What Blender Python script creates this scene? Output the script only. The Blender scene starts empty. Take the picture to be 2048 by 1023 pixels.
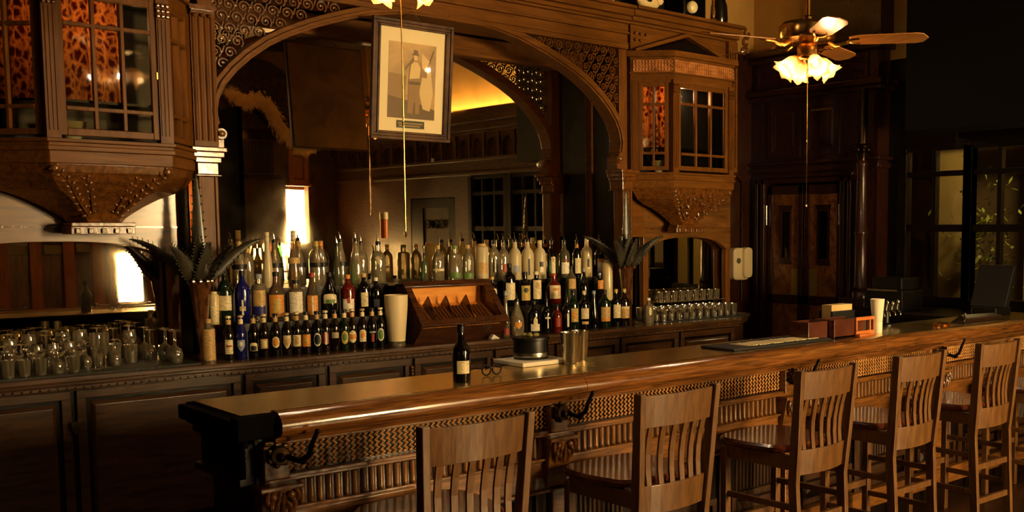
import bpy, bmesh, math, random
from mathutils import Vector, Matrix
random.seed(7)
PI = math.pi
SC = bpy.context.scene
COL = SC.collection

# ------------------------------------------------------------------ camera
CAM_LOC = Vector((0.0, 0.0, 1.68))
_z = Vector((0, 24362, 2092)).normalized()            # world Z seen from the camera
_x = Vector((2120, 177, -2092)); _x = (_x - _z * _x.dot(_z)).normalized()
_y = _z.cross(_x)
cam_d = bpy.data.cameras.new('camera')
cam = bpy.data.objects.new('camera', cam_d); COL.objects.link(cam)
M = Matrix((_x, _y, _z)).to_4x4()                     # rows: world axes in camera space -> camera to world
cam.matrix_world = Matrix.Translation(CAM_LOC) @ M
cam_d.sensor_width = 36; cam_d.lens = 2092 / 2048 * 36
cam_d.shift_x = (1024 - 1380) / 2048
cam_d.shift_y = (638 - 511.5) / 2048
cam_d.clip_start = 0.02
SC.camera = cam

# ------------------------------------------------------------------ view and world
SC.view_settings.view_transform = 'Standard'
SC.view_settings.look = 'None'
SC.view_settings.gamma = 1.0
SC.view_settings.use_curve_mapping = False
SC.view_settings.exposure = 1.35
w = bpy.data.worlds.new('dim_room_air'); SC.world = w; w.use_nodes = True
w.node_tree.nodes['Background'].inputs[0].default_value = (0.9, 0.5, 0.2, 1)
w.node_tree.nodes['Background'].inputs[1].default_value = 0.0

# ------------------------------------------------------------------ materials
def lin(c):
    return tuple(((v / 255) / 12.92 if v / 255 <= 0.04045 else ((v / 255 + 0.055) / 1.055) ** 2.4) for v in c)

MATS = {}
def principled(name, rgb, rough=0.5, metal=0.0, coat=0.0, spec=0.5, emit=None, estr=0.0, sheen=0.0):
    if name in MATS: return MATS[name]
    m = bpy.data.materials.new(name); m.use_nodes = True
    b = m.node_tree.nodes['Principled BSDF']
    b.inputs['Base Color'].default_value = (*lin(rgb), 1)
    b.inputs['Roughness'].default_value = rough
    b.inputs['Metallic'].default_value = metal
    b.inputs['Coat Weight'].default_value = coat
    b.inputs['Coat Roughness'].default_value = 0.12
    b.inputs['Specular IOR Level'].default_value = spec
    b.inputs['Sheen Weight'].default_value = sheen
    if emit:
        b.inputs['Emission Color'].default_value = (*lin(emit), 1)
        b.inputs['Emission Strength'].default_value = estr
    MATS[name] = m
    return m

def noisy(name, c1, c2, rough=0.4, scale=(1, 1, 1), nscale=6.0, detail=5.0, dist=0.6, coat=0.0, metal=0.0, bump=0.15, lo=0.35, hi=0.65, spec=0.5, rr=0.12):
    """two-colour noise stretched by scale: wood grain, plaster, cloth"""
    if name in MATS: return MATS[name]
    m = principled(name, c1, rough, metal, coat, spec)
    nt = m.node_tree; b = nt.nodes['Principled BSDF']
    tc = nt.nodes.new('ShaderNodeTexCoord'); mp = nt.nodes.new('ShaderNodeMapping')
    mp.inputs['Scale'].default_value = scale
    nz = nt.nodes.new('ShaderNodeTexNoise'); nz.inputs['Scale'].default_value = nscale
    nz.inputs['Detail'].default_value = detail; nz.inputs['Distortion'].default_value = dist
    cr = nt.nodes.new('ShaderNodeValToRGB')
    cr.color_ramp.elements[0].position = lo; cr.color_ramp.elements[0].color = (*lin(c1), 1)
    cr.color_ramp.elements[1].position = hi; cr.color_ramp.elements[1].color = (*lin(c2), 1)
    bp = nt.nodes.new('ShaderNodeBump'); bp.inputs['Strength'].default_value = bump; bp.inputs['Distance'].default_value = 0.01
    n2 = nt.nodes.new('ShaderNodeTexNoise'); n2.inputs['Scale'].default_value = 3.0; n2.inputs['Detail'].default_value = 4.0
    mr = nt.nodes.new('ShaderNodeMapRange'); mr.inputs[3].default_value = max(rough - rr, 0.03); mr.inputs[4].default_value = rough + rr
    L = nt.links.new
    L(tc.outputs['Object'], mp.inputs['Vector']); L(mp.outputs[0], nz.inputs['Vector'])
    L(nz.outputs['Fac'], cr.inputs[0]); L(cr.outputs[0], b.inputs['Base Color'])
    L(nz.outputs['Fac'], bp.inputs['Height']); L(bp.outputs[0], b.inputs['Normal'])
    L(tc.outputs['Object'], n2.inputs['Vector']); L(n2.outputs['Fac'], mr.inputs[0]); L(mr.outputs[0], b.inputs['Roughness'])
    return m

def thin_glass(name, rgb, gloss=0.5, rough=0.03, milk=0.0):
    """clear drinking glass, window pane or bottle wall: transparent with fresnel reflection"""
    if name in MATS: return MATS[name]
    m = bpy.data.materials.new(name); m.use_nodes = True
    nt = m.node_tree; nt.nodes.clear()
    out = nt.nodes.new('ShaderNodeOutputMaterial'); mx = nt.nodes.new('ShaderNodeMixShader')
    tr = nt.nodes.new('ShaderNodeBsdfTransparent'); gl = nt.nodes.new('ShaderNodeBsdfGlossy')
    fr = nt.nodes.new('ShaderNodeLayerWeight'); fr.inputs['Blend'].default_value = gloss
    tr.inputs[0].default_value = (*lin(rgb), 1); gl.inputs[0].default_value = (1, 1, 1, 1)
    gl.inputs['Roughness'].default_value = rough
    L = nt.links.new
    L(fr.outputs['Fresnel'], mx.inputs[0]); L(tr.outputs[0], mx.inputs[1]); L(gl.outputs[0], mx.inputs[2]); L(mx.outputs[0], out.inputs[0])
    if milk:  # cream body added to the glass, stands in for bright glitter
        dd = nt.nodes.new('ShaderNodeBsdfTranslucent'); dd.inputs[0].default_value = (*lin((255, 236, 190)), 1); m2 = nt.nodes.new('ShaderNodeMixShader'); m2.inputs[0].default_value = milk
        d3 = nt.nodes.new('ShaderNodeBsdfDiffuse'); d3.inputs[0].default_value = (*lin((255, 236, 190)), 1); m3 = nt.nodes.new('ShaderNodeMixShader'); m3.inputs[0].default_value = .6
        L(dd.outputs[0], m3.inputs[1]); L(d3.outputs[0], m3.inputs[2]); L(tr.outputs[0], m2.inputs[1]); L(m3.outputs[0], m2.inputs[2]); L(m2.outputs[0], mx.inputs[1])
    MATS[name] = m
    return m

def shade_glass(name, rgb):
    """frosted amber lamp glass that lets light through"""
    m = bpy.data.materials.new(name); m.use_nodes = True
    nt = m.node_tree; nt.nodes.clear()
    out = nt.nodes.new('ShaderNodeOutputMaterial')
    a = nt.nodes.new('ShaderNodeMixShader'); b = nt.nodes.new('ShaderNodeMixShader')
    tl = nt.nodes.new('ShaderNodeBsdfTranslucent'); tl.inputs[0].default_value = (*lin(rgb), 1)
    df = nt.nodes.new('ShaderNodeBsdfPrincipled'); df.inputs['Base Color'].default_value = (*lin(rgb), 1); df.inputs['Roughness'].default_value = 0.2
    tr = nt.nodes.new('ShaderNodeBsdfTransparent'); tr.inputs[0].default_value = (1, 0.85, 0.65, 1)
    a.inputs[0].default_value = 0.35; b.inputs[0].default_value = 0.35
    L = nt.links.new
    L(tl.outputs[0], a.inputs[1]); L(df.outputs[0], a.inputs[2]); L(a.outputs[0], b.inputs[1]); L(tr.outputs[0], b.inputs[2]); L(b.outputs[0], out.inputs[0])
    MATS[name] = m
    return m

def emitter(name, rgb, s):
    if name in MATS: return MATS[name]
    m = bpy.data.materials.new(name); m.use_nodes = True
    nt = m.node_tree; nt.nodes.clear()
    out = nt.nodes.new('ShaderNodeOutputMaterial'); e = nt.nodes.new('ShaderNodeEmission')
    e.inputs[0].default_value = (*lin(rgb), 1); e.inputs[1].default_value = s
    nt.links.new(e.outputs[0], out.inputs[0]); MATS[name] = m
    return m

# carved mahogany of the back bar, grain along X, along Z, and plain for carvings
W_X = noisy('mahogany_grain_level', (84, 50, 16), (126, 78, 27), 0.36, (1.0, 9, 9), 4, coat=0.0, spec=.12, bump=.04, lo=.25, hi=.75)
W_Z = noisy('mahogany_grain_upright', (82, 48, 15), (122, 75, 26), 0.36, (9, 9, 1.0), 4, coat=0.0, spec=.12, bump=.04, lo=.25, hi=.75)
W_C = noisy('mahogany_carving', (80, 46, 15), (120, 72, 26), 0.20, (6, 6, 6), 6, coat=0.5)
W_BAR = noisy('bar_front_oak', (86, 52, 19), (134, 85, 34), 0.30, (1.5, 16, 16), 5, coat=0.4)
W_BARZ = noisy('bar_front_oak_upright', (86, 52, 19), (132, 85, 34), 0.30, (16, 16, 1.5), 5, coat=0.4)
W_RAIL = noisy('bar_rail_polished_oak', (90, 53, 21), (142, 88, 38), 0.20, (1.2, 18, 18), 5, coat=0.8, bump=0.08)
W_WEAVE = noisy('carved_weave_band', (196, 140, 80), (232, 178, 110), 0.14, (5, 5, 5), 5, coat=1.0, bump=0.05)
W_DARK = noisy('dark_back_counter_wood', (58, 36, 17), (88, 57, 28), 0.30, (1.2, 10, 10), 4, coat=0.3, bump=.05)
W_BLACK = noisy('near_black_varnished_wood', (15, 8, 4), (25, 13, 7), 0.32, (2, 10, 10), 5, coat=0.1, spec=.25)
W_WALL = noisy('dark_red_wall_wood', (44, 20, 9), (66, 32, 14), 0.30, (10, 10, 1.2), 5, coat=0.35)
W_WALLX = noisy('dark_wall_wood_level', (44, 20, 9), (68, 34, 15), 0.30, (10, 1.2, 10), 5, coat=0.35)
W_STOOL = noisy('stool_oak', (88, 56, 24), (116, 78, 36), 0.42, (9, 9, 1.4), 6, coat=0.15)
W_SEAT = noisy('stool_seat_redwood', (66, 28, 14), (100, 46, 22), 0.22, (12, 1.5, 12), 5, coat=0.6)
W_BURL = noisy('burl_veneer', (104, 56, 22), (170, 106, 48), 0.35, (3, 3, 2.2), 4, detail=9, dist=1.6, coat=0.3)
PLASTER = noisy('ochre_plaster', (196, 150, 74), (210, 164, 84), 0.8, (1, 1, 1), 3, bump=0.05)
GLASS = thin_glass('clear_glass', (246, 242, 228), 0.76, .04, .20)
PANE = thin_glass('window_pane_glass', (226, 222, 210), 0.22)
BRASS = noisy('aged_brass', (176, 136, 74), (210, 168, 96), 0.22, (2, 2, 2), 6, metal=1.0, bump=0.03)
IRON = principled('black_iron', (26, 20, 16), 0.3, 0.8)
DARKBRZ = noisy('dark_bronze', (46, 34, 22), (74, 52, 30), 0.25, (4, 4, 4), 6, metal=0.9, bump=0.05)
STEEL = principled('brushed_steel', (190, 184, 170), 0.24, 1.0)
BLACKP = principled('black_plastic', (12, 11, 11), 0.4)
WHITEP = principled('cream_plastic', (226, 206, 160), 0.4)
BLACKR = principled('black_rubber', (14, 13, 12), 0.55)

# ------------------------------------------------------------------ mesh building
class MB:
    """collects shapes and links them as one mesh object"""
    def __init__(s): s.bm = bmesh.new(); s.smooth = False
    def face(s, pts):
        try: return s.bm.faces.new([s.bm.verts.new(p) for p in pts])
        except ValueError: return None
    def box(s, x0, x1, y0, y1, z0, z1):
        return s.obox(Vector((0, 0, 0)), Vector((1, 0, 0)), Vector((0, 1, 0)), x0, x1, y0, y1, z0, z1)
    def obox(s, o, ux, uy, x0, x1, y0, y1, z0, z1, ch=0.0):
        o = Vector(o); ux = Vector(ux); uy = Vector(uy); uz = Vector((0, 0, 1))
        P = [o + ux * x + uy * y + uz * z for z in (z0, z1) for (x, y) in ((x0, y0), (x1, y0), (x1, y1), (x0, y1))]
        v = [s.bm.verts.new(p) for p in P]
        for f in ((3, 2, 1, 0), (4, 5, 6, 7), (0, 1, 5, 4), (1, 2, 6, 5), (2, 3, 7, 6), (3, 0, 4, 7)):
            s.bm.faces.new([v[i] for i in f])
        return s
    def prism(s, pts, d, cap=True):
        """closed outline pts (3D, planar) pushed along vector d"""
        d = Vector(d); a = [s.bm.verts.new(p) for p in pts]; b = [s.bm.verts.new(Vector(p) + d) for p in pts]
        n = len(pts)
        for i in range(n): s.bm.faces.new((a[i], a[(i + 1) % n], b[(i + 1) % n], b[i]))
        if cap:
            s.bm.faces.new(a[::-1]); s.bm.faces.new(b)
        return s
    def strip(s, A, B, d):
        """solid band between polyline A and polyline B, thickness vector d"""
        d = Vector(d)
        a = [s.bm.verts.new(p) for p in A]; b = [s.bm.verts.new(p) for p in B]
        a2 = [s.bm.verts.new(Vector(p) + d) for p in A]; b2 = [s.bm.verts.new(Vector(p) + d) for p in B]
        n = len(A)
        for i in range(n - 1):
            s.bm.faces.new((a[i], a[i + 1], b[i + 1], b[i])); s.bm.faces.new((b2[i], b2[i + 1], a2[i + 1], a2[i]))
            s.bm.faces.new((a2[i], a2[i + 1], a[i + 1], a[i])); s.bm.faces.new((b[i], b[i + 1], b2[i + 1], b2[i]))
        s.bm.faces.new((a[0], b[0], b2[0], a2[0])); s.bm.faces.new((a[-1], a2[-1], b2[-1], b[-1]))
        return s
    def lathe(s, prof, c=(0, 0, 0), seg=16, a0=0.0, a1=2 * PI, axis='Z', close=True):
        """prof: (radius, height) pairs"""
        c = Vector(c); full = abs(a1 - a0 - 2 * PI) < 1e-6; n = seg if full else seg + 1; R = []
        for (r, h) in prof:
            row = []
            if r < 1e-6 and full:
                p = (0, 0, h); row = [s.bm.verts.new(c + s._ax(p, axis))]
            else:
                for i in range(n):
                    t = a0 + (a1 - a0) * i / seg
                    row.append(s.bm.verts.new(c + s._ax((r * math.cos(t), r * math.sin(t), h), axis)))
            R.append(row)
        for A, B in zip(R, R[1:]):
            m = seg
            for i in range(m):
                j = (i + 1) % n if full else i + 1
                if len(A) == 1 and len(B) == 1: continue
                if len(A) == 1: s.bm.faces.new((A[0], B[j], B[i]))
                elif len(B) == 1: s.bm.faces.new((A[i], A[j], B[0]))
                else: s.bm.faces.new((A[i], A[j], B[j], B[i]))
        return s
    def _ax(s, p, axis):
        x, y, z = p
        return Vector((x, y, z)) if axis == 'Z' else (Vector((z, x, y)) if axis == 'X' else Vector((y, z, x)))
    def tube(s, pts, r, seg=6, caps=True, flat=1.0, up=None):
        pts = [Vector(p) for p in pts]; n = len(pts)
        rr = r if isinstance(r, (list, tuple)) else [r] * n
        prev = None; rows = []
        for i, p in enumerate(pts):
            t = (pts[min(i + 1, n - 1)] - pts[max(i - 1, 0)])
            if t.length < 1e-9: t = Vector((0, 0, 1))
            t.normalize()
            ref = prev if prev is not None else (Vector(up) if up else (Vector((0, 0, 1)) if abs(t.z) < 0.9 else Vector((0, 1, 0))))
            u = ref - t * ref.dot(t)
            if u.length < 1e-6: u = t.orthogonal()
            u.normalize(); v = t.cross(u); prev = u
            rows.append([s.bm.verts.new(p + (u * math.cos(2 * PI * k / seg) * rr[i] * flat + v * math.sin(2 * PI * k / seg) * rr[i])) for k in range(seg)])
        for A, B in zip(rows, rows[1:]):
            for k in range(seg): s.bm.faces.new((A[k], A[(k + 1) % seg], B[(k + 1) % seg], B[k]))
        if caps:
            s.bm.faces.new(rows[0][::-1]); s.bm.faces.new(rows[-1])
        return s
    def blob(s, c, rx, ry, rz, seg=8, rings=5, rot=None):
        c = Vector(c); Rm = rot or Matrix.Identity(3); rows = []
        for i in range(rings + 1):
            f = -PI / 2 + PI * i / rings
            if i in (0, rings): rows.append([s.bm.verts.new(c + Rm @ Vector((0, 0, rz * math.sin(f))))])
            else: rows.append([s.bm.verts.new(c + Rm @ Vector((rx * math.cos(f) * math.cos(2 * PI * k / seg), ry * math.cos(f) * math.sin(2 * PI * k / seg), rz * math.sin(f)))) for k in range(seg)])
        for A, B in zip(rows, rows[1:]):
            for k in range(seg):
                j = (k + 1) % seg
                if len(A) == 1: s.bm.faces.new((A[0], B[j], B[k]))
                elif len(B) == 1: s.bm.faces.new((A[k], A[j], B[0]))
                else: s.bm.faces.new((A[k], A[j], B[j], B[k]))
        return s
    def loft(s, loops, caps=True):
        rows = [[s.bm.verts.new(p) for p in lp] for lp in loops]
        for A, B in zip(rows, rows[1:]):
            n = len(A)
            for k in range(n): s.bm.faces.new((A[k], A[(k + 1) % n], B[(k + 1) % n], B[k]))
        if caps: s.bm.faces.new(rows[0][::-1]); s.bm.faces.new(rows[-1])
        return s
    def build(s, name, mat, parent=None, smooth=False, bevel=0.0, label=None, thick=0.0):
        bm = s.bm
        off = None
        if parent is not None:
            q = parent; off = Vector((0, 0, 0))
            inv = world_of(parent).inverted()
            bmesh.ops.transform(bm, matrix=inv, verts=bm.verts)
        bmesh.ops.recalc_face_normals(bm, faces=bm.faces)
        if smooth:
            for f in bm.faces: f.smooth = True
        me = bpy.data.meshes.new(name); bm.to_mesh(me); bm.free()
        if mat is not None: me.materials.append(mat)
        o = bpy.data.objects.new(name, me); COL.objects.link(o)
        if parent is not None: o.parent = parent
        if smooth == 'auto' or smooth is True:
            try: me.set_sharp_from_angle(angle=math.radians(42))
            except Exception: pass
        if bevel:
            b = o.modifiers.new('edge', 'BEVEL'); b.width = bevel; b.segments = 2; b.limit_method = 'ANGLE'; b.angle_limit = math.radians(40)
        if thick:
            t = o.modifiers.new('wall', 'SOLIDIFY'); t.thickness = thick; t.offset = -1
        if label: o['label'] = label
        return o

def world_of(o):
    m = Matrix.LocRotScale(o.location, o.rotation_euler, o.scale)
    return world_of(o.parent) @ m if o.parent else m

def thing(name, label, cat, loc=(0, 0, 0), rz=0.0, group=None):
    o = bpy.data.objects.new(name, None); COL.objects.link(o)
    o.location = loc; o.rotation_euler = (0, 0, rz); o.empty_display_size = 0.05
    o['label'] = label; o['category'] = cat
    if group: o['group'] = group
    return o

def tag(o, label, cat, group=None, kind=None):
    o['label'] = label; o['category'] = cat
    if group: o['group'] = group
    if kind: o['kind'] = kind
    return o

def struct(o):
    o['kind'] = 'structure'
    return o

def dup(root, loc, rz=0.0, label=None, group=None, sc=None):
    r = root.copy(); COL.objects.link(r); r.location = loc; r.rotation_euler = (0, 0, rz)
    if sc: r.scale = sc
    if label: r['label'] = label
    if group: r['group'] = group
    for ch in list(root.children):
        c = ch.copy(); COL.objects.link(c); c.parent = r
        for g in list(ch.children):
            d = g.copy(); COL.objects.link(d); d.parent = c
    return r

def panel(mb, o, ux, un, s0, s1, z0, z1, fr=0.05, d=0.012, raise_=0.008):
    """frame-and-raised-field panel: o origin, ux along, un outward normal"""
    mb.obox(o, ux, un, s0, s1, 0, d, z0, z0 + fr); mb.obox(o, ux, un, s0, s1, 0, d, z1 - fr, z1)
    mb.obox(o, ux, un, s0, s0 + fr, 0, d, z0 + fr, z1 - fr); mb.obox(o, ux, un, s1 - fr, s1, 0, d, z0 + fr, z1 - fr)
    g = 0.02; a0, a1, b0, b1 = s0 + fr + g, s1 - fr - g, z0 + fr + g, z1 - fr - g
    if a1 - a0 > 0.04 and b1 - b0 > 0.04:
        o = Vector(o); ux = Vector(ux); un = Vector(un); k = 0.018
        P = lambda s_, z_, n_: o + ux * s_ + un * n_ + Vector((0, 0, z_))
        lo = [P(a0, b0, 0), P(a1, b0, 0), P(a1, b1, 0), P(a0, b1, 0)]
        hi = [P(a0 + k, b0 + k, raise_), P(a1 - k, b0 + k, raise_), P(a1 - k, b1 - k, raise_), P(a0 + k, b1 - k, raise_)]
        mb.loft([lo, hi])
# ================================================================== ROOM
XW, YB, YF, XL, ZC = 7.45, 6.70, -3.0, -3.2, 4.3
UX, UY = Vector((1, 0, 0)), Vector((0, 1, 0))
def sbox(name, mat, *a):
    return struct(MB().box(*a).build(name, mat))
sbox('floor', noisy('dark_board_floor', (34, 19, 10), (54, 31, 16), 0.35, (1.5, 12, 12), 5, coat=0.2), XL - .2, XW + 3.5, YF - .2, YB + .2, -0.1, 0)
sbox('ceiling', noisy('dim_ceiling_boards', (60, 44, 26), (72, 54, 32), 0.8, (1, 6, 1), 4), XL - .2, XW + 3.5, YF - .2, YB + .2, ZC, ZC + .1)
sbox('wall_back', W_WALL, XL - .2, XW + .2, YB, YB + .15, 0, 3.32)
sbox('wall_back_plaster', PLASTER, XL - .2, XW + .2, YB, YB + .15, 3.32, ZC)
sbox('wall_left', W_WALL, XL - .15, XL, YF, YB, 0, ZC)

# ---- right wall: door recess, windows, arcade frieze, ochre plaster above
XV = 7.62                                    # plane of the window wall; the door front stands at XW
NX = Vector((-1, 0, 0))
mb = MB()
mb.box(XW, XV + .12, 5.26, 5.62, 0, 3.30)
mb.box(XW, XV + .12, 6.50, YB, 0, 3.30)
mb.box(XW, XV + .12, 5.62, 6.50, 2.10, 3.30)
struct(mb.build('wall_right_door_front', W_WALL))
mb = MB()                                    # ledges and crown of the door front
for (z0, z1, d) in ((2.20, 2.25, .03), (2.27, 2.30, .05), (2.86, 2.90, .05), (2.90, 2.95, .09), (3.20, 3.25, .06), (3.25, 3.31, .12)):
    mb.box(XW - d, XW, 5.26 - d, YB, z0, z1)
    mb.box(XW, XV, 5.26 - d, 5.26, z0, z1)
struct(mb.build('trim_1', W_WALLX, bevel=.008))
mb = MB()
for (a, b) in ((5.36, 5.78), (5.84, 6.22), (6.28, 6.64)):
    panel(mb, (XW, 0, 0), UY, NX, a, b, 2.97, 3.18, .04)
for (a, b) in ((5.66, 6.06), (6.10, 6.48)):
    panel(mb, (XW, 0, 0), UY, NX, a, b, 2.34, 2.82, .05)
struct(mb.build('trim_2', W_WALL))
mb = MB()                                    # casing around the pair of doors
for (y0, y1) in ((5.40, 5.44), (5.50, 5.54), (5.57, 5.62), (6.50, 6.54), (6.58, 6.61)):
    mb.box(XW - .045, XW, y0, y1, 0, 2.14)
mb.box(XW - .045, XW, 5.40, 6.61, 2.10, 2.14); mb.box(XW - .03, XW, 5.50, 6.54, 2.15, 2.18)
struct(mb.build('trim_3', W_WALL, bevel=.006))
sbox('wall_right_upper_pier', W_WALL, XW - .02, XW + .2, 5.23, 5.98, 3.30, ZC)
# window wall
Y_W0, Y_W1 = 1.40, 5.12
mb = MB()
mb.box(XV, XV + .12, YF, -.12, 0, 2.36); mb.box(XV, XV + .12, 1.02, Y_W0, 0, 2.36)
mb.box(XV, XV + .12, Y_W0, 3.25, 0, 1.08)
mb.box(XV, XV + .12, YF, 3.25, 2.36, 3.12)
mb.box(XV, XV + .12, -.12, 1.02, 2.11, 2.36)
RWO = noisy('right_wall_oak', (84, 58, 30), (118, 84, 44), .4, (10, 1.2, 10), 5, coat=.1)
struct(mb.build('wall_right', RWO))
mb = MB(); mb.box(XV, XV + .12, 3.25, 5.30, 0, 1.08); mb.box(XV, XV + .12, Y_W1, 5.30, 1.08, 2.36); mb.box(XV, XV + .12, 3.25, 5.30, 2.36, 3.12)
struct(mb.build('wall_right_shaded_end', W_BLACK))  # same wall in near black, its shade put into the colour
sbox('wall_right_plaster', PLASTER, XV, XV + .12, YF, 5.30, 3.12, ZC)
sbox('wall_right_plaster_corner', PLASTER, XW + .03, XW + .2, 5.30, YB, 3.31, ZC)
mb = MB()
for (z0, z1, d) in ((2.38, 2.42, .03), (2.56, 2.60, .05), (2.90, 2.94, .05), (2.94, 3.03, .08), (3.03, 3.12, .15)):
    mb.box(XV - d, XV, YF, 3.25, z0, z1)
mb.box(XV - .165, XV - .145, YF, 3.25, 3.03, 3.20)  # lip added to hide the fill strip behind it
struct(mb.build('trim_4', RWO, bevel=.006))
mb = MB()                                    # arcade of small round arches
y = -2.8
while y < 2.95:
    n = 10; A = []; B = []
    for i in range(n + 1):
        t = PI * i / n
        A.append(Vector((XV - .05, y + .165 - .115 * math.cos(t), 2.72 + .115 * math.sin(t))))
        B.append(Vector((XV - .05, y + .33 * i / n, 2.90)))
    mb.strip(A, B, (.05, 0, 0)); mb.box(XV - .05, XV, y, y + .05, 2.6, 2.72); mb.box(XV - .05, XV, y + .28, y + .33, 2.6, 2.72)
    mb.box(XV - .07, XV - .05, y - .012, y + .012, 2.6, 2.9)
    y += .33
struct(mb.build('trim_5', RWO))

def wall_window(n, y0, y1, posts):
    """fixed sash with three rows of panes"""
    mb = MB(); z0, z1 = 1.08, 2.36
    for yy in (y0, y1): mb.box(XV - .03, XV + .06, yy - .04, yy + .04, z0, z1)
    for yy in posts: mb.box(XV - .01, XV + .05, yy - .018, yy + .018, z0, z1)
    for zz, h in ((z0, .04), (1.69, .03), (2.14, .022), (z1, .03)): mb.box(XV - .012, XV + .052, y0, y1, zz - h, zz + h)
    f = struct(mb.build('window_%d' % n, W_BLACK, bevel=.004))
    g = MB().box(XV + .02, XV + .024, y0 + .02, y1 - .02, z0, z1).build('glass', PANE, f)
wall_window(1, 4.48, 5.10, (4.80,))
wall_window(2, 3.92, 4.48, (4.205,))
wall_window(3, 3.22, 3.92, (3.56,))
wall_window(4, 2.30, 3.12, (2.56, 2.82))
wall_window(5, 1.42, 2.22, (1.68, 1.95))

# place beyond the windows: a porch with a pale wall, posts and shrubs, dimly lit
OCH = noisy('porch_ochre_wall', (150, 128, 70), (186, 160, 92), 0.8, (1, 1, .3), 2.0)
mb = MB(); mb.box(9.9, 10.0, -1, 9, 0, 3.4)
struct(mb.build('wall_porch', noisy('porch_far_wall', (60, 46, 24), (100, 78, 40), 0.8, (1, 1, .5), 1.2)))
mb = MB()
for (ya, yb) in ((5.50, 5.80), (4.62, 4.86), (6.35, 6.6), (2.9, 3.4), (3.58, 3.85)): mb.box(9.3, 9.4, ya, yb, 0, 3.4)
struct(mb.build('wall_porch_post', OCH))
mb = MB()
for z in (2.55, 2.9): mb.box(9.1, 9.3, -1, 9, z, z + .14)
struct(mb.build('trim_6', OCH))
LEAF = principled('yellow_green_leaf', (126, 132, 44), 0.5)
mb = MB(); R = random.Random(3)
for i in range(420):
    c = Vector((min(9.08, 9.0 + R.gauss(0, .10)), 5.12 + R.gauss(0, .16), 1.55 + R.gauss(0, .3)))
    d = Vector((R.uniform(-1, 1), R.uniform(-1, 1), R.uniform(-.6, 1))).normalized(); s_ = d.cross(Vector((0, 0, 1))).normalized()
    L_ = R.uniform(.05, .12)
    mb.face([c, c + d * L_ * .5 + s_ * .018, c + d * L_, c + d * L_ * .5 - s_ * .018])
tag(mb.build('porch_shrub', LEAF), 'yellow-green shrub seen through the right-hand window panes', 'shrub', kind='stuff')
pl = bpy.data.lights.new('porch_fill_light', 'POINT'); pl.energy = 60; pl.color = (1, .78, .42); pl.shadow_soft_size = .1  # light added outside to brighten the porch
po = bpy.data.objects.new('porch_fill_light', pl); po.location = (8.4, 4.2, 2.9); COL.objects.link(po)

# lettered door in the right wall, seen in the big mirror
mb = MB(); panel(mb, (XV + .03, 0, 0), UY, NX, -.10, 1.00, .05, 1.2, .1)
for (a, b, c, d) in ((-.10, .20, 1.2, 2.10), (.86, 1.0, 1.2, 2.10), (.20, .86, 1.97, 2.10)): mb.box(XV - .0, XV + .05, a, b, c, d)
dr = struct(mb.build('door_2', W_BLACK))
MB().box(XV + .02, XV + .03, .20, .86, 1.2, 1.97).build('glass', noisy('grey_door_glass', (84, 72, 42), (112, 96, 58), .6, (1, 1, 1), 2), dr)
# the letters stand reversed on the door and so read true in the bar mirror
STROKES = {'E': [((0, 0), (0, 1)), ((0, 1), (1, 1)), ((0, .5), (.8, .5)), ((0, 0), (1, 0))], 'N': [((0, 0), (0, 1)), ((0, 1), (1, 0)), ((1, 0), (1, 1))],
           'G': [((1, .85), (.8, 1)), ((.8, 1), (.2, 1)), ((.2, 1), (0, .8)), ((0, .8), (0, .2)), ((0, .2), (.2, 0)), ((.2, 0), (1, 0)), ((1, 0), (1, .45)), ((1, .45), (.55, .45))],
           'R': [((0, 0), (0, 1)), ((0, 1), (.8, 1)), ((.8, 1), (1, .8)), ((1, .8), (.8, .5)), ((.8, .5), (0, .5)), ((.45, .5), (1, 0))]}
mb = MB()
for k, ch in enumerate('ENGER'):
    for p, q in STROKES[ch]:
        P_, Q_ = [Vector((XV + .016, .235 + .118 * k + .078 * t_[0], 1.70 + .105 * t_[1])) for t_ in (p, q)]
        mb.tube([P_, Q_], .011, 6, up=(1, 0, 0))
mb.build('lettering', BLACKP, dr, label='dark painted capital letters')

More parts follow.
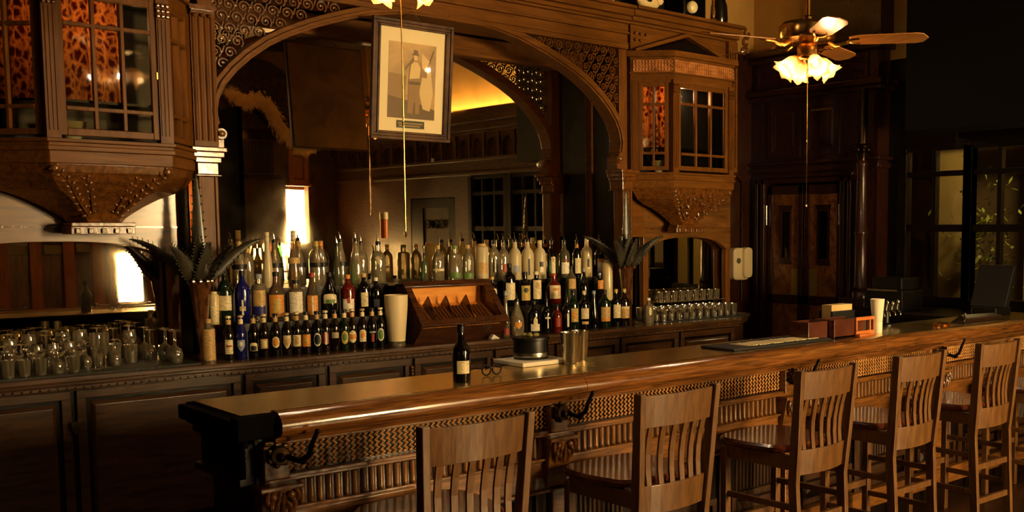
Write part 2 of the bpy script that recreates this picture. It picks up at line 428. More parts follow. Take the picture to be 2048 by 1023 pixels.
# ---- pair of burl doors with slot windows
def saloon_door(n, y0, y1):
    mb = MB(); x = XW + .03; z0, z1 = .02, 2.08
    for (a, b, c, d) in ((y0, y0 + .055, z0, z1), (y1 - .055, y1, z0, z1), (y0, y1, z0, .3), (y0, y1, 2.0, z1), (y0, y1, 1.0, 1.08)):
        mb.box(x - .03, x + .01, a, b, c, d)
    d = struct(mb.build('door_%d' % n, W_WALL, bevel=.004))
    ym = (y0 + y1) / 2; w_ = .065
    mb = MB()                                # burl field with an arrow-ended slot
    mb.box(x - .012, x, y0 + .05, ym - w_, 1.08, 2.0); mb.box(x - .012, x, ym + w_, y1 - .05, 1.08, 2.0)
    mb.box(x - .012, x, ym - w_, ym + w_, 1.86, 2.0); mb.box(x - .012, x, ym - w_, ym + w_, 1.08, 1.40)
    mb.box(x - .012, x, y0 + .05, y1 - .05, .3, 1.0)
    mb.build('burl_panel', W_BURL, d)
    mb = MB()
    for s_ in (-1, 1):
        mb.box(x - .028, x, ym + s_ * .06 - .008, ym + s_ * .06 + .008, 1.40, 1.86)
    mb.prism([(x - .026, ym - .085, 1.36), (x - .026, ym + .085, 1.36), (x - .026, ym + .06, 1.42), (x - .026, ym - .06, 1.42)], (.026, 0, 0))
    mb.prism([(x - .026, ym - .085, 1.90), (x - .026, ym - .06, 1.84), (x - .026, ym + .06, 1.84), (x - .026, ym + .085, 1.90)], (.026, 0, 0))
    mb.build('slot_moulding', W_WALLX, d)
    MB().box(x + .004, x + .008, ym - .06, ym + .06, 1.40, 1.86).build('slot_glass', principled('dark_slot_glass', (10, 9, 8), .08), d)
    mb = MB(); yy = (y0 + .09) if n == 1 else (y1 - .09)
    mb.box(x - .018, x - .012, yy - .05, yy + .05, 1.02, 1.32)
    mb.build('push_plate', principled('green_gold_plate', (170, 146, 64), .35, .3), d, label='tall brass push plate')
    mb = MB(); yy = (y1 - .03) if n == 1 else (y0 + .03)
    if n == 3: mb.lathe([(.0, 1.72), (.016, 1.72), (.016, 1.90), (.0, 1.90)], (x - .05, y0 + .0, 0), 10)
    else: mb.lathe([(.0, 1.72), (.016, 1.72), (.016, 1.90), (.0, 1.90)], (x - .05, y1 - .0, 0), 10)
    mb.build('hinge', STEEL, d, smooth=True)
    return d
saloon_door(1, 6.07, 6.49)
saloon_door(3, 5.63, 6.05)
sbox('wall_behind_doors', W_BLACK, XV + .1, XV + .15, 5.3, YB, 0, 2.4)

# turned column on the corner of the door front
col = thing('turned_column', 'tall turned red-brown column with ringed capital beside the burl doors', 'column', (7.33, 5.33, 0))
mb = MB(); c = (7.33, 5.33, 0)
mb.lathe([(0, 1.10), (.075, 1.10), (.075, 1.14), (.06, 1.16), (.07, 1.18), (.055, 1.21), (.052, 1.62), (.06, 1.64), (.06, 1.66), (.05, 1.68), (.042, 2.20), (.05, 2.22), (.05, 2.24), (.04, 2.26)], c, 20)
mb.build('shaft', W_WALL, col, smooth=True)
mb = MB(); mb.lathe([(.04, 2.26), (.045, 2.32), (.065, 2.36), (.07, 2.38), (.05, 2.40), (.045, 2.86), (0, 2.86)], c, 20)
for k in range(8):
    a = k * PI / 4; mb.blob((c[0] + .062 * math.cos(a), c[1] + .062 * math.sin(a), 2.35), .02, .02, .03)
mb.build('capital', DARKBRZ, col, smooth=True)
mb = MB(); mb.box(7.22, 7.44, 5.22, 5.44, 0, 1.02); mb.box(7.20, 7.46 - .02, 5.20, 5.46, 1.02, 1.10)
mb.build('pedestal', W_WALL, col, bevel=.008)

# ---- front wall behind the camera: panelling, windows that light the bar
mb = MB()
WIN = [(.55, 2.95, 1.0, 3.1)]           # broad window added out of view as fill light for the stools
SLT = [(4.44, 4.78, .70, 1.34), (4.82, 5.50, 1.75, 2.75), (6.0, 7.44, .80, 1.46), (7.06, 7.44, 1.47, 2.30)]      # door lights, plus a wide low pane added as glow behind the bottles
xs = sorted(set([XL] + [v for w_ in WIN + SLT for v in w_[:2]] + [XV]))
for a, b in zip(xs, xs[1:]):
    op = sorted([w_ for w_ in WIN + SLT if w_[0] <= a + 1e-6 and b <= w_[1] + 1e-6], key=lambda q: q[2])
    if op:
        mb.box(a, b, YF - .15, YF, 0, op[0][2]); mb.box(a, b, YF - .15, YF, op[-1][3], 3.4)
        if len(op) > 1: mb.box(a, b, YF - .15, YF, op[0][3], op[1][2])
    else: mb.box(a, b, YF - .15, YF, 0, 3.4)
struct(mb.build('wall_front', noisy('front_wall_oak', (60, 34, 16), (112, 66, 28), .4, (9, 9, 1), 3)))
sbox('wall_front_plaster', PLASTER, XL, XV, YF - .15, YF, 3.4, ZC)
mb = MB()
for x in (3.05, 3.42, 3.80, 4.14, 5.6, 6.0, 6.4, 6.75): mb.box(x, x + .13, YF, YF + .08, 0, 3.4)
mb.box(XL, 7.0, YF, YF + .06, .6, .66); mb.box(3.0, 4.4, YF, YF + .05, 1.55, 1.62)
struct(mb.build('trim_7', noisy('pale_oak_pilaster', (150, 88, 36), (176, 108, 48), .4, (9, 9, 1), 4)))
for i, (x, z) in enumerate(((3.20, 1.42), (3.60, 1.42), (3.97, 1.44))):
    t = tag(MB().box(x, x + .2, YF, YF + .02, z - .06, z + .06).build('small_picture', principled('small_print_paper', (170, 160, 110), .6)), ['leftmost', 'middle', 'rightmost'][i] + ' of the small framed prints mirrored above the left glasses', 'picture')
    mb = MB(); mb.box(x - .015, x + .215, YF, YF + .03, z + .06, z + .075); mb.box(x - .015, x + .215, YF, YF + .03, z - .075, z - .06)
    mb.box(x - .015, x, YF, YF + .03, z - .06, z + .06); mb.box(x + .2, x + .215, YF, YF + .03, z - .06, z + .06); mb.build('frame', BLACKP, t)
DAY = emitter('added_window_glow', (255, 198, 116), 0.35)
DAYS = emitter('bright_sunlit_street', (255, 214, 148), 85.0)
for i, (a, b, c_, d_) in enumerate(WIN + SLT):
    mb = MB(); e = .035
    n_ = 4 if b - a > 1 else 1
    for k in range(n_ + 1):
        x = a + (b - a) * k / n_; mb.box(x - e / 2, x + e / 2, YF - .06, YF + .02, c_, d_)
    if n_ > 1:
        for k in range(4): z = c_ + (d_ - c_) * k / 3; mb.box(a, b, YF - .06, YF + .02, z - e / 2, z + e / 2)
    f = struct(mb.build('window_%d' % (6 + i), W_BLACK))
    MB().box(a, b, YF - .10, YF - .08, c_, d_).build('daylit_pane', DAY if (a, b, c_, d_) in WIN else (DAYS if c_ != .80 else emitter('added_low_glow', (255, 214, 148), 30.0)), f)  # the wide low pane is an added glow

# ---- dark partition seen in the mirror, with slatted panel and a bright narrow opening
PK = (2 * 6.58 + 2.4) / (2 * 6.58 + .3)
def pk(x, z): return x * PK, 1.68 + (z - 1.68) * PK
mb = MB(); yp = -2.4
def pbx(x0, x1, z0, z1, y0=yp - .15, y1=yp):
    a, c = pk(x0, z0); b, d = pk(x1, z1); mb.box(a, min(b, XV), y0, y1, max(c, 0), min(d, ZC))
pbx(4.85, 5.92, 1.50, 5); pbx(4.85, 5.15, -1, 1.5); pbx(6.22, 7.7, -1, 5); pbx(5.15, 6.22, -1, 1.02); pbx(6.02, 6.22, 1.0, 1.5); pbx(5.92, 6.22, 2.25, 5); [pbx(*q_) for q_ in ()]
struct(mb.build('wall_partition', noisy('worn_dark_partition', (92, 66, 38), (134, 98, 56), .5, (2, 2, 1), 2, dist=1)))
mb = MB()
for i in range(22): pbx(4.98 + .036 * i, 5.0 + .036 * i, 2.40, 2.80, yp, yp + .02)
pbx(4.9, 5.85, 2.32, 2.38, yp, yp + .03); pbx(4.9, 5.85, 2.82, 2.95, yp, yp + .03)
struct(mb.build('trim_8', W_WALL))
mb = MB(); (a, c), (b, d) = pk(5.96, 2.28), pk(6.22, 2.70); panel(mb, (0, yp, 0), UX, UY, a, b, c, d, .06, .03); mb.box(a - .03, b + .02, yp, yp + .08, c - .04, c)
struct(mb.build('trim_9', noisy('lit_orange_oak', (214, 128, 52), (240, 156, 72), .4, (8, 8, 1), 4)))  # orange oak, its window-lit brightness put into the colour
mb = MB(); mb.box(5.60, 5.66, -2.4, -1.0, 0, 3.3)  # fin added to block window light from the right wall
struct(mb.build('wall_light_blocker', principled('blocker_black', (4, 3, 2), 1.0, spec=0.0)))
# strip light added behind the right wall's crown to brighten the mirrored plaster
t = thing('cove_fill_light', 'long warm fill strip added behind the crown of the far wall', 'lamp', (XV - .1, 1.2, 3.13))
MB().box(XV - .14, XV - .03, -.6, 3.2, 3.122, 3.132).build('base', IRON, t)
MB().box(XV - .135, XV - .105, -.58, 3.18, 3.133, 3.145).build('strip', emitter('cove_fill_strip', (255, 216, 150), 46.0), t)
# black box added over the far windows to keep that corner dark
sbox('wall_right_dark_box', principled('dark_box_black', (8, 6, 5), .7, spec=.2), 7.05, XV - .16, 3.25, 4.72, 2.45, ZC)
# ================================================================== BACK BAR
YA, YM = 6.10, 6.58                     # front plane of the arch, plane of the big mirror
XC = 3.79
MIRROR = principled('aged_mirror_silver', (214, 196, 160), 0.015, 1.0)
nt = MIRROR.node_tree; b_ = nt.nodes['Principled BSDF']
n_ = nt.nodes.new('ShaderNodeTexNoise'); n_.inputs['Scale'].default_value = 2.2; n_.inputs['Detail'].default_value = 8
m_ = nt.nodes.new('ShaderNodeMapRange'); m_.inputs[1].default_value = .35; m_.inputs[2].default_value = .8; m_.inputs[3].default_value = 0.0; m_.inputs[4].default_value = .05
t_ = nt.nodes.new('ShaderNodeTexCoord')
nt.links.new(t_.outputs['Object'], n_.inputs['Vector']); nt.links.new(n_.outputs['Fac'], m_.inputs[0]); nt.links.new(m_.outputs[0], b_.inputs['Roughness'])

arch = thing('back_bar_arch', 'wide carved wooden arch with scroll fretwork framing the big bar mirror', 'back bar', (XC, YA, .97))
INNER = [(0, 3.05), (.2, 3.045), (.36, 3.03), (.56, 2.992), (.68, 2.955), (.81, 2.91), (.93, 2.863), (1.07, 2.798), (1.18, 2.735), (1.29, 2.652), (1.375, 2.57), (1.44, 2.49), (1.478, 2.41), (1.492, 2.34), (1.48, 2.27)]
def offs(P, d):
    out = []
    for i, p in enumerate(P):
        a = P[max(i - 1, 0)]; c = P[min(i + 1, len(P) - 1)]
        tx_, tz = c[0] - a[0], c[1] - a[1]; l = math.hypot(tx_, tz)
        out.append((p[0] - tz / l * d, p[1] + tx_ / l * d))
    return out
OUT = [(min(x, 1.5), min(z, 3.04 + .02)) for x, z in offs(INNER, .062)]
MID = offs(INNER, .03)
ZF = 3.04
def half(sgn):
    A = [Vector((XC + sgn * x, YA - .02, z)) for x, z in INNER]; B = [Vector((XC + sgn * x, YA - .02, z)) for x, z in OUT]
    mb = MB(); mb.strip(A, B, (0, .13, 0))
    A = [Vector((XC + sgn * x, YA - .035, z)) for x, z in offs(INNER, .012)]; B = [Vector((XC + sgn * x, YA - .035, z)) for x, z in offs(INNER, .035)]
    mb.strip(A, B, (0, .02, 0))
    mb.build('arch_band', W_X, arch, bevel=.004)
for s_ in (-1, 1): half(s_)

def outer_z(dx):
    for (a, b) in zip(OUT, OUT[1:]):
        if a[0] <= dx <= b[0] and b[0] > a[0]: return a[1] + (b[1] - a[1]) * (dx - a[0]) / (b[0] - a[0])
    return 2.40 if dx > 1.4 else 3.1
def spiral(mb, cx, cz, r, y, a0, ydir=1):
    pts = []; n = 15
    for i in range(n):
        t = i / (n - 1); rr = r * (1 - .80 * t); a = a0 + t * 2.9 * PI
        pts.append(Vector((cx + rr * math.cos(a), y, cz + rr * math.sin(a))))
    mb.tube(pts, [.0068 - .0018 * i / (n - 1) for i in range(n)], seg=5, up=(0, 1, 0), flat=1.3)
    mb.blob(pts[-1], .010, .010, .010, 6, 4)
def fret(sgn):
    mb = MB(); pitch = .084; row = 0; z = ZF - .03
    while z > 2.40:
        x = .60 + (pitch / 2 if row % 2 else 0)
        while x < 1.50:
            if outer_z(x) < z - .018 and outer_z(min(x + .03, 1.49)) < z + .01:
                spiral(mb, XC + sgn * x, z, .037, YA + .02, .9 * sgn + (PI if sgn > 0 else 0))
                mb.tube([Vector((XC + sgn * x - .042, YA + .02, z + .0)), Vector((XC + sgn * x - .036, YA + .02, z + .02)), Vector((XC + sgn * x - .03, YA + .02, z + .035))], .006, 5)
            x += pitch
        z -= .0665; row += 1
    mb.build('fretwork', W_C, arch, smooth=True, label='pierced scroll fretwork')
for s_ in (-1, 1): fret(s_)

def fluted(mb, x0, x1, y, z0, z1, n=4, d=.02):
    mb.box(x0, x1, y, y + .04, z0, z1)
    p = (x1 - x0) / n
    for i in range(n):
        cx = x0 + p * (i + .5)
        mb.lathe([(p * .34, z0 + .03), (p * .34, z1 - .04)], (cx, y, 0), 6, PI, 2 * PI)
        mb.blob((cx, y, z1 - .04), p * .34, p * .34, p * .34, 6, 4)
# stiles of the arch opening
for s_ in (-1, 1):
    xa, xb = sorted((XC + s_ * 1.495, XC + s_ * 1.575)); mb = MB()
    mb.box(xa, xb, YA, YA + .12, 2.13, 3.04)
    mb.build('stile', W_Z, arch, bevel=.004)
    mb = MB(); cx = XC + s_ * 1.49                       # scroll foot of the arch
    mb.lathe([(0, YA - .03), (.030, YA - .03), (.034, YA - .02), (.034, YA + .09), (0, YA + .09)], (cx - s_ * .012, 0, 2.215), 16, axis='Y')
    mb.lathe([(.018, YA - .04), (.010, YA - .045), (0, YA - .045)], (cx - s_ * .012, 0, 2.215), 10, axis='Y')
    mb.box(*sorted((cx - s_ * .03, cx + s_ * .02)), YA - .01, YA + .1, 2.14, 2.20)
    mb.build('scroll', W_C, arch, smooth=True)
    x0, x1 = (2.165, 2.295) if s_ < 0 else (5.28, 5.40)
    mb = MB()
    for (z0, z1, e) in ((2.11, 2.135, .03), (2.08, 2.11, .018), (2.05, 2.08, .005), (1.985, 2.05, -.008), (1.975, 1.985, .004)):
        mb.box(x0 - e, x1 + e, YA - .04 - e, YA + .12, z0, z1)
    mb.build('capital', W_C, arch, bevel=.004)
    mb = MB(); mb.box(x0 + .012, x1 - .012, YA - .02, YA + .08, .972, 1.975)
    for (a, b) in ((x0 + .012, x0 + .03), (x1 - .03, x1 - .012)): mb.box(a, b, YA - .03, YA - .02, 1.1, 1.975)
    mb.build('column', W_Z, arch, bevel=.004)
mb = MB(); fluted(mb, 2.165, 2.295, YA - .03, 2.14, 2.88, 4); mb.build('pilaster', W_Z, arch, smooth=True)
mb = MB(); mb.box(2.155, 2.30, YA - .055, YA, 2.88, 2.905); mb.box(2.165, 2.29, YA - .045, YA, 2.86, 2.88)
for i in range(3): mb.blob((2.185 + .04 * i, YA - .045, 2.85), .012, .01, .012)
mb.build('pilaster_cap', W_C, arch)
mb = MB()
for (z0, z1, d) in ((3.04, 3.075, .03), (3.075, 3.085, .04), (3.085, 3.15, .02), (3.15, 3.165, .045), (3.165, 3.225, .03)):
    mb.box(.70, 5.355, YA - d, YA + .3, z0, z1)
mb.build('entablature', W_X, arch, bevel=.003)
mb = MB()
for (z0, z1, d) in ((3.225, 3.245, .06), (3.245, 3.275, .08), (3.275, 3.325, .11), (3.325, 3.35, .14)):
    mb.box(.70, 5.350, YA - d, YB - .01, z0, z1)
mb.build('cornice', W_X, arch, bevel=.006)
mb = MB(); mb.box(2.18, 5.39, YM, YM + .01, 1.0, 2.96); mb.build('mirror', MIRROR, arch)
mb = MB(); mb.box(2.30, 5.28, YM - .05, YM + .03, 2.93, 3.05); mb.box(2.30, 5.28, YM - .065, YM, 2.915, 2.935)
mb.box(2.18, 2.20, YM - .04, YM, .972, 2.93); mb.box(5.37, 5.39, YM - .04, YM, .972, 2.93)
mb.build('mirror_frame', W_X, arch, bevel=.003)
struct(MB().box(.7, 6.6, YM + .03, YM + .08, 0, 3.02).build('wall_bar_backing', W_BLACK))
for xx in (2.166, 5.392): struct(MB().box(xx, xx + .01, YA + .125, YM + .03, .975, 3.03).build('wall_bar_cheek', W_BLACK))

# ---- right-hand top section: separate run of cornice beyond the dark joint
top = thing('cornice_section', 'right-hand run of moulded cornice above the curtained corner cabinet, ends in a carved scroll', 'cornice', (5.98, YA, 3.05))
mb = MB()
for (z0, z1, d) in ((3.235, 3.255, .03), (3.255, 3.29, .06), (3.29, 3.335, .09), (3.335, 3.36, .13)):
    mb.box(5.375, 6.57, YA - d, YB - .01, z0, z1)
mb.build('moulding', W_X, top, bevel=.006)
mb = MB(); mb.box(5.403, 6.57, YA + .002, YA + .05, 2.02, 3.235); mb.box(6.46, 6.57, YA - .035, YA, 2.16, 3.235)
for s0 in (6.475, 6.505, 6.535): mb.box(s0, s0 + .015, YA - .045, YA - .035, 2.2, 3.15)
mb.build('frieze_board', W_X, top)
mb = MB()
for (i, j) in ((0, 0), (1, 0), (2, 0), (0, 1), (1, 1)): mb.blob((5.445 + .055 * i, YA - .014, 3.175 - .05 * j), .013, .012, .013)
mb.build('studs', W_RAIL, top, smooth=True)
mb = MB()
mb.loft([[Vector((5.43, YA - .01, 3.03)), Vector((6.50, YA - .01, 3.03)), Vector((5.965, YA - .01, 3.20))], [Vector((5.46, YA - .05, 3.03)), Vector((6.47, YA - .05, 3.03)), Vector((5.965, YA - .05, 3.18))]])
mb.build('pediment', W_BLACK, top)
mb = MB()
for s_ in (-1, 1):
    A = [Vector((5.965 + s_ * .56, YA - .06, 3.025)), Vector((5.965, YA - .06, 3.205))]; B = [Vector((5.965 + s_ * .56, YA - .06, 3.05)), Vector((5.965, YA - .06, 3.235))]
    mb.strip(A, B, (0, .05, 0))
mb.build('pediment_moulding', W_X, top)
mb = MB(); R = random.Random(5)
for i in range(3):
    pts = [Vector((6.60 + .02 * i + .045 * (1 - t * .7) * math.cos(5 * t + i), YA - .08, 3.16 + .075 * i + .045 * (1 - t * .7) * math.sin(5 * t + i))) for t in [k / 10 for k in range(11)]]
    mb.tube(pts, .014, 6)
mb.build('end_scroll', W_C, top, smooth=True)

# ---- hanging curtained cabinets
CURT = principled('red_gold_brocade', (150, 40, 24), 0.6, sheen=.3)
nt = CURT.node_tree; b_ = nt.nodes['Principled BSDF']
tc = nt.nodes.new('ShaderNodeTexCoord'); mp = nt.nodes.new('ShaderNodeMapping'); mp.inputs['Scale'].default_value = (58, 58, 46)
vo = nt.nodes.new('ShaderNodeTexVoronoi'); vo.feature = 'DISTANCE_TO_EDGE'; vo.inputs['Scale'].default_value = 1
n2 = nt.nodes.new('ShaderNodeTexNoise'); n2.inputs['Scale'].default_value = 1.1
mxv = nt.nodes.new('ShaderNodeMixRGB'); mxv.inputs[0].default_value = .55
cr = nt.nodes.new('ShaderNodeValToRGB'); cr.color_ramp.elements[0].position = .02; cr.color_ramp.elements[0].color = (*lin((250, 190, 120)), 1)
cr.color_ramp.elements[1].position = .26; cr.color_ramp.elements[1].color = (*lin((128, 40, 26)), 1)
L = nt.links.new
tlc = nt.nodes.new('ShaderNodeBsdfTranslucent'); mxc = nt.nodes.new('ShaderNodeMixShader'); mxc.inputs[0].default_value = .55
L(cr.outputs[0], tlc.inputs[0]); L(b_.outputs[0], mxc.inputs[1]); L(tlc.outputs[0], mxc.inputs[2]); L(mxc.outputs[0], nt.nodes['Material Output'].inputs[0])
L(tc.outputs['Object'], mp.inputs['Vector']); L(mp.outputs[0], n2.inputs['Vector']); L(mp.outputs[0], mxv.inputs[1]); L(n2.outputs['Color'], mxv.inputs[2])
L(mxv.outputs[0], vo.inputs['Vector']); L(vo.outputs['Distance'], cr.inputs[0]); L(cr.outputs[0], b_.inputs['Base Color'])

def off_plan(P, d):
    """push a 4 point bay plan outward by d (ends stay on the wall plane)"""
    out = []
    for i, p in enumerate(P):
        if i in (0, 3):
            s = -1 if i == 0 else 1; out.append(Vector((p.x + s * d * 1.3, p.y, 0)))
        else:
            s = -1 if i == 1 else 1; out.append(Vector((p.x + s * d * .55, p.y - d, 0)))
    return out
def ring(P, z): return [Vector((p.x, p.y, z)) for p in P]
def face_bits(p0, p1, z0, z1, cols, rows, body, glassmb, st=.035):
    """window frame between two plan points; cols/rows give muntin positions 0..1"""
    u = (p1 - p0); Lh = u.length; u.normalize(); n = Vector((u.y, -u.x, 0))
    if n.y > 0: n = -n
    ob = lambda s0, s1, d0, d1, a, b: body.obox(p0, u, n, s0, s1, d0, d1, a, b)
    ob(0, st, -.03, .0, z0, z1); ob(Lh - st, Lh, -.03, .0, z0, z1); ob(st, Lh - st, -.03, 0, z0, z0 + st); ob(st, Lh - st, -.03, 0, z1 - st, z1)
    for c in cols: s = st + (Lh - 2 * st) * c; ob(s - .009, s + .009, -.024, .004, z0 + st, z1 - st)
    for r in rows: z = z0 + st + (z1 - z0 - 2 * st) * r; ob(st, Lh - st, -.025, .003, z - .010, z + .010)
    glassmb.obox(p0, u, n, st * .6, Lh - st * .6, -.018, -.015, z0 + st * .6, z1 - st * .6)
    return u, n, Lh
def carve(mb, path, n, surf, size=.016):
    """leafy vine: path in (x, z), surf(x, z) gives the y of the surface"""
    for i in range(n):
        t = i / (n - 1) * (len(path) - 1); k = min(int(t), len(path) - 2); f = t - k
        x = path[k][0] * (1 - f) + path[k + 1][0] * f; z = path[k][1] * (1 - f) + path[k + 1][1] * f
        dx = path[k + 1][0] - path[k][0]; dz = path[k + 1][1] - path[k][1]; a = math.atan2(dz, dx)
        for s in (-1, 1):
            aa = a + s * 1.0; px, pz = x + math.cos(aa) * size * 1.1, z + math.sin(aa) * size * 1.1
            mb.blob((px, surf(px, pz) - .002, pz), size * .95, size * .45, size * .5, 6, 4, Matrix.Rotation(-aa, 3, 'Y'))
    pts = [Vector((p[0], surf(*p) - .004, p[1])) for p in path]
    mb.tube(pts, size * .3, 5)
def bay(label, xwl, xl, xr, xwr, yc, ztop, left):
    t = thing('corner_cabinet', label, 'hanging cabinet', ((xl + xr) / 2, YA, 1.65))
    P = [Vector((xwl, YA, 0)), Vector((xl, yc, 0)), Vector((xr, yc, 0)), Vector((xwr, YA, 0))]
    zb, zt = 2.115, (2.80 if not left else 2.83)
    body = MB(); gl = MB(); inner = off_plan(P, -.035)
    u, n, Lh = face_bits(P[1] + Vector((.045, 0, 0)), P[2] - Vector((.045, 0, 0)), zb + .02, zt, (1 / 3, 2 / 3), (.155, .80), body, gl)
    for (a, b) in ((P[0], P[1]), (P[2], P[3])):
        uu = (b - a).normalized(); face_bits(a + uu * .05, b - uu * .04, zb + .02, zt, (.5,), (.165, .78), body, gl, .03)
    pl = bpy.data.lights.new('curtain_fill_light', 'POINT'); pl.energy = 6.0 if not left else 2.4; pl.color = (1, .72, .44); pl.shadow_soft_size = .03  # bare light added inside each cabinet to brighten the curtains
    po = bpy.data.objects.new('curtain_fill_light', pl); COL.objects.link(po); po.parent = t; po.location = (-.10 if not left else -.05, -.06, 1.08)
    body.build('window_frame', W_Z, t, bevel=.003)
    gl.build('glass', PANE, t)
    for p, q in ((P[1], P[2]), (P[2], P[1])):                       # fluted corner posts
        mb = MB(); d = (q - p).normalized(); nn = Vector((0, -1, 0))
        mb.obox(p, d, nn, -.012, .05, -.05, .012, zb, zt + .02)
        for k in range(3): mb.obox(p, d, nn, .0 + .018 * k, .008 + .018 * k, .012, .017, zb + .04, zt - .09)
        mb.build('corner_post', W_Z, t)
        mb = MB(); c = p + d * .02
        for k in range(9): mb.blob((c.x - .022 + .022 * (k % 3), yc - .018, zt - .02 - .026 * (k // 3)), .012, .012, .012, 6, 4)
        mb.build('post_capital', W_C, t, smooth=True)
    for a, b in ((P[0], P[1]), (P[3], P[2])):
        uu = (b - a).normalized(); nn = Vector((uu.y, -uu.x, 0)); nn = -nn if nn.y > 0 else nn
        mb = MB(); mb.obox(a, uu, nn, 0, .05, -.03, .008, zb, zt + .02); mb.build('wall_post', W_Z, t)
    mb = MB()                                                       # base moulding, steps
    for (z0, z1, d) in ((2.10, 2.118, .03), (2.082, 2.10, .016), (2.06, 2.082, .024), (2.00, 2.06, .008)):
        Q = off_plan(P, d); mb.loft([ring(Q, z0), ring(Q, z1)])
    mb.build('base_moulding', W_X, t, bevel=.003)
    mb = MB(); mb.loft([ring(inner, zb - .02), ring(inner, zb)]); mb.loft([ring(inner, zt), ring(inner, zt + .03)])
    for z in (2.30,): mb.loft([ring(inner, z), ring(inner, z + .012)])
    mb.build('shelf', W_BLACK, t)
    mb = MB(); hi = ztop
    Q0 = off_plan(P, .0); mb.loft([ring(Q0, zt), ring(Q0, zt + .075)]); mb.build('head_rail', W_X, t)
    mb = MB()
    for (z0, z1, d) in ((zt + .065, zt + .078, .022), (zt + .175, zt + .19, .02), (zt + .19, zt + .235, .045)):
        Q = off_plan(P, d); mb.loft([ring(Q, z0), ring(Q, z1)])
    Q = off_plan(P, .004); mb.loft([ring(Q, zt + .07), ring(Q, zt + .18)])
    mb.build('cap_moulding', W_X, t, bevel=.003)
    mb = MB()                                                       # beaded frieze
    for a, b in zip(P, P[1:]):
        u = (b - a); Lh = u.length; u.normalize(); nn = Vector((u.y, -u.x, 0)); nn = -nn if nn.y > 0 else nn
        k = int(Lh / .024)
        for i in range(k):
            for j in range(3):
                c = a + u * ((i + .5) * Lh / k) + nn * .008 + Vector((0, 0, zt + .098 + .028 * j))
                mb.blob(c, .0095, .0095, .0125, 5, 3)
        mb.obox(a, u, nn, .01, Lh - .01, .002, .007, zt + .08, zt + .172)
    mb.build('beaded_frieze', noisy('bright_beads', (150, 92, 44), (196, 130, 70), .2, (3, 3, 3), 4, coat=.6), t, smooth=True)  # beads in a paler, glossier brown than the mouldings
    MB().box(P[0].x + .03, P[3].x - .03, YA - .012, YA - .002, zb, zt).build('dark_interior_sheet', BLACKP, t)  # black sheet added, the dark interior put into its colour
    # curtains just behind the panes
    runs = ((P[0], P[1], .12, .86), (P[1], P[2], .02, .62)) if left else ((P[0], P[1], .12, .50), (P[0], P[1], .56, .92))
    for (a, b, f0, f1) in runs:
        u = (b - a); Lh = u.length; u.normalize(); nn = Vector((u.y, -u.x, 0)); nn = nn if nn.y > 0 else -nn
        A = []; B = []; k = 44
        for i in range(k + 1):
            s = Lh * (f0 + (f1 - f0) * i / k); d = .055 + .014 * math.sin(s * 95)
            A.append(a + u * s + nn * d + Vector((0, 0, 2.30 if left else 2.27))); B.append(a + u * s + nn * d + Vector((0, 0, zt)))
        mb = MB(); mb.strip(A, B, nn * .003); mb.build('curtain', CURT, t, smooth=True, label='red brocade curtain behind the panes')
    mb = MB(); cx = (xl + xr) / 2                                   # swelling corbel below the cabinet
    prof = [(2.0, 1.0, 1.0), (1.96, .985, .97), (1.915, .92, .88), (1.875, .80, .76), (1.84, .62, .63), (1.80, .47, .5), (1.765, .36, .42), (1.735, .28, .38), (1.715, .25, .36)]
    loops = []
    for z, fx, fy in prof:
        loops.append([Vector((cx + (p.x - cx) * fx, YA - (YA - p.y) * fy + .0, z)) for p in P])
    mb.loft(loops); mb.build('corbel', W_C, t, smooth=False, bevel=.004)
    def surf(x, z):
        for (a, b) in zip(prof, prof[1:]):
            if b[0] <= z <= a[0]:
                f = (a[0] - z) / (a[0] - b[0]); return YA - (YA - yc) * (a[2] * (1 - f) + b[2] * f)
        return yc
    hw = (xr - xl) / 2; mb = MB()
    for s in (-1, 1):
        carve(mb, [(cx + s * .07, 1.75), (cx + s * hw * .48, 1.83), (cx + s * hw * .66, 1.90), (cx + s * hw * .92, 1.975)], 9, surf)
        carve(mb, [(cx + s * .05, 1.76), (cx + s * hw * .28, 1.85), (cx + s * hw * .42, 1.93)], 6, surf, .013)
        mb.blob((cx + s * hw * .93, surf(0, 1.975) - .006, 1.975), .022, .012, .022)
    if not left:
        for k in range(26):
            R_ = random.Random(k); x = cx + R_.gauss(0, .11); z = 1.88 + R_.gauss(0, .045)
            mb.blob((x, surf(x, z) - .004, z), .018, .012, .011, 6, 4, Matrix.Rotation(R_.uniform(0, 3), 3, 'Y'))
    mb.build('leaf_carving', W_C, t, smooth=True, label='carved vine leaves')
    mb = MB(); yb = YA - (YA - yc) * .36; w_ = (P[3].x - P[0].x) * .125 + .02
    mb.box(cx - w_, cx + w_, yb - .02, YA, 1.695, 1.715)
    Q = [Vector((cx - w_ - .01, YA, 0)), Vector((cx - w_, yb - .01, 0)), Vector((cx + w_, yb - .01, 0)), Vector((cx + w_ + .01, YA, 0))]
    mb.loft([ring(Q, 1.655), ring(Q, 1.695)])
    for k in range(5):
        x = cx - w_ + 2 * w_ * (k + .5) / 5; mb.box(x - .012, x + .012, yb - .024, yb, 1.66, 1.685)
    mb.build('dentil_block', W_C, t, bevel=.003)
    mb = MB(); mb.obox(P[2] - Vector((.045, 0, 0)), Vector((1, 0, 0)), Vector((0, -1, 0)), -.012, .0, 0, .008, 2.44, 2.475); mb.build('lock_plate', BRASS if True else None, t)
    return t
bay('curtained bay cabinet hanging above the stemware at the left of the mirror', 1.12, 1.385, 1.935, 2.165, 5.76, 3.0, True)
bay('curtained bay cabinet at the right of the mirror under a small pediment', 5.415, 5.625, 6.285, 6.50, 5.86, 3.0, False)
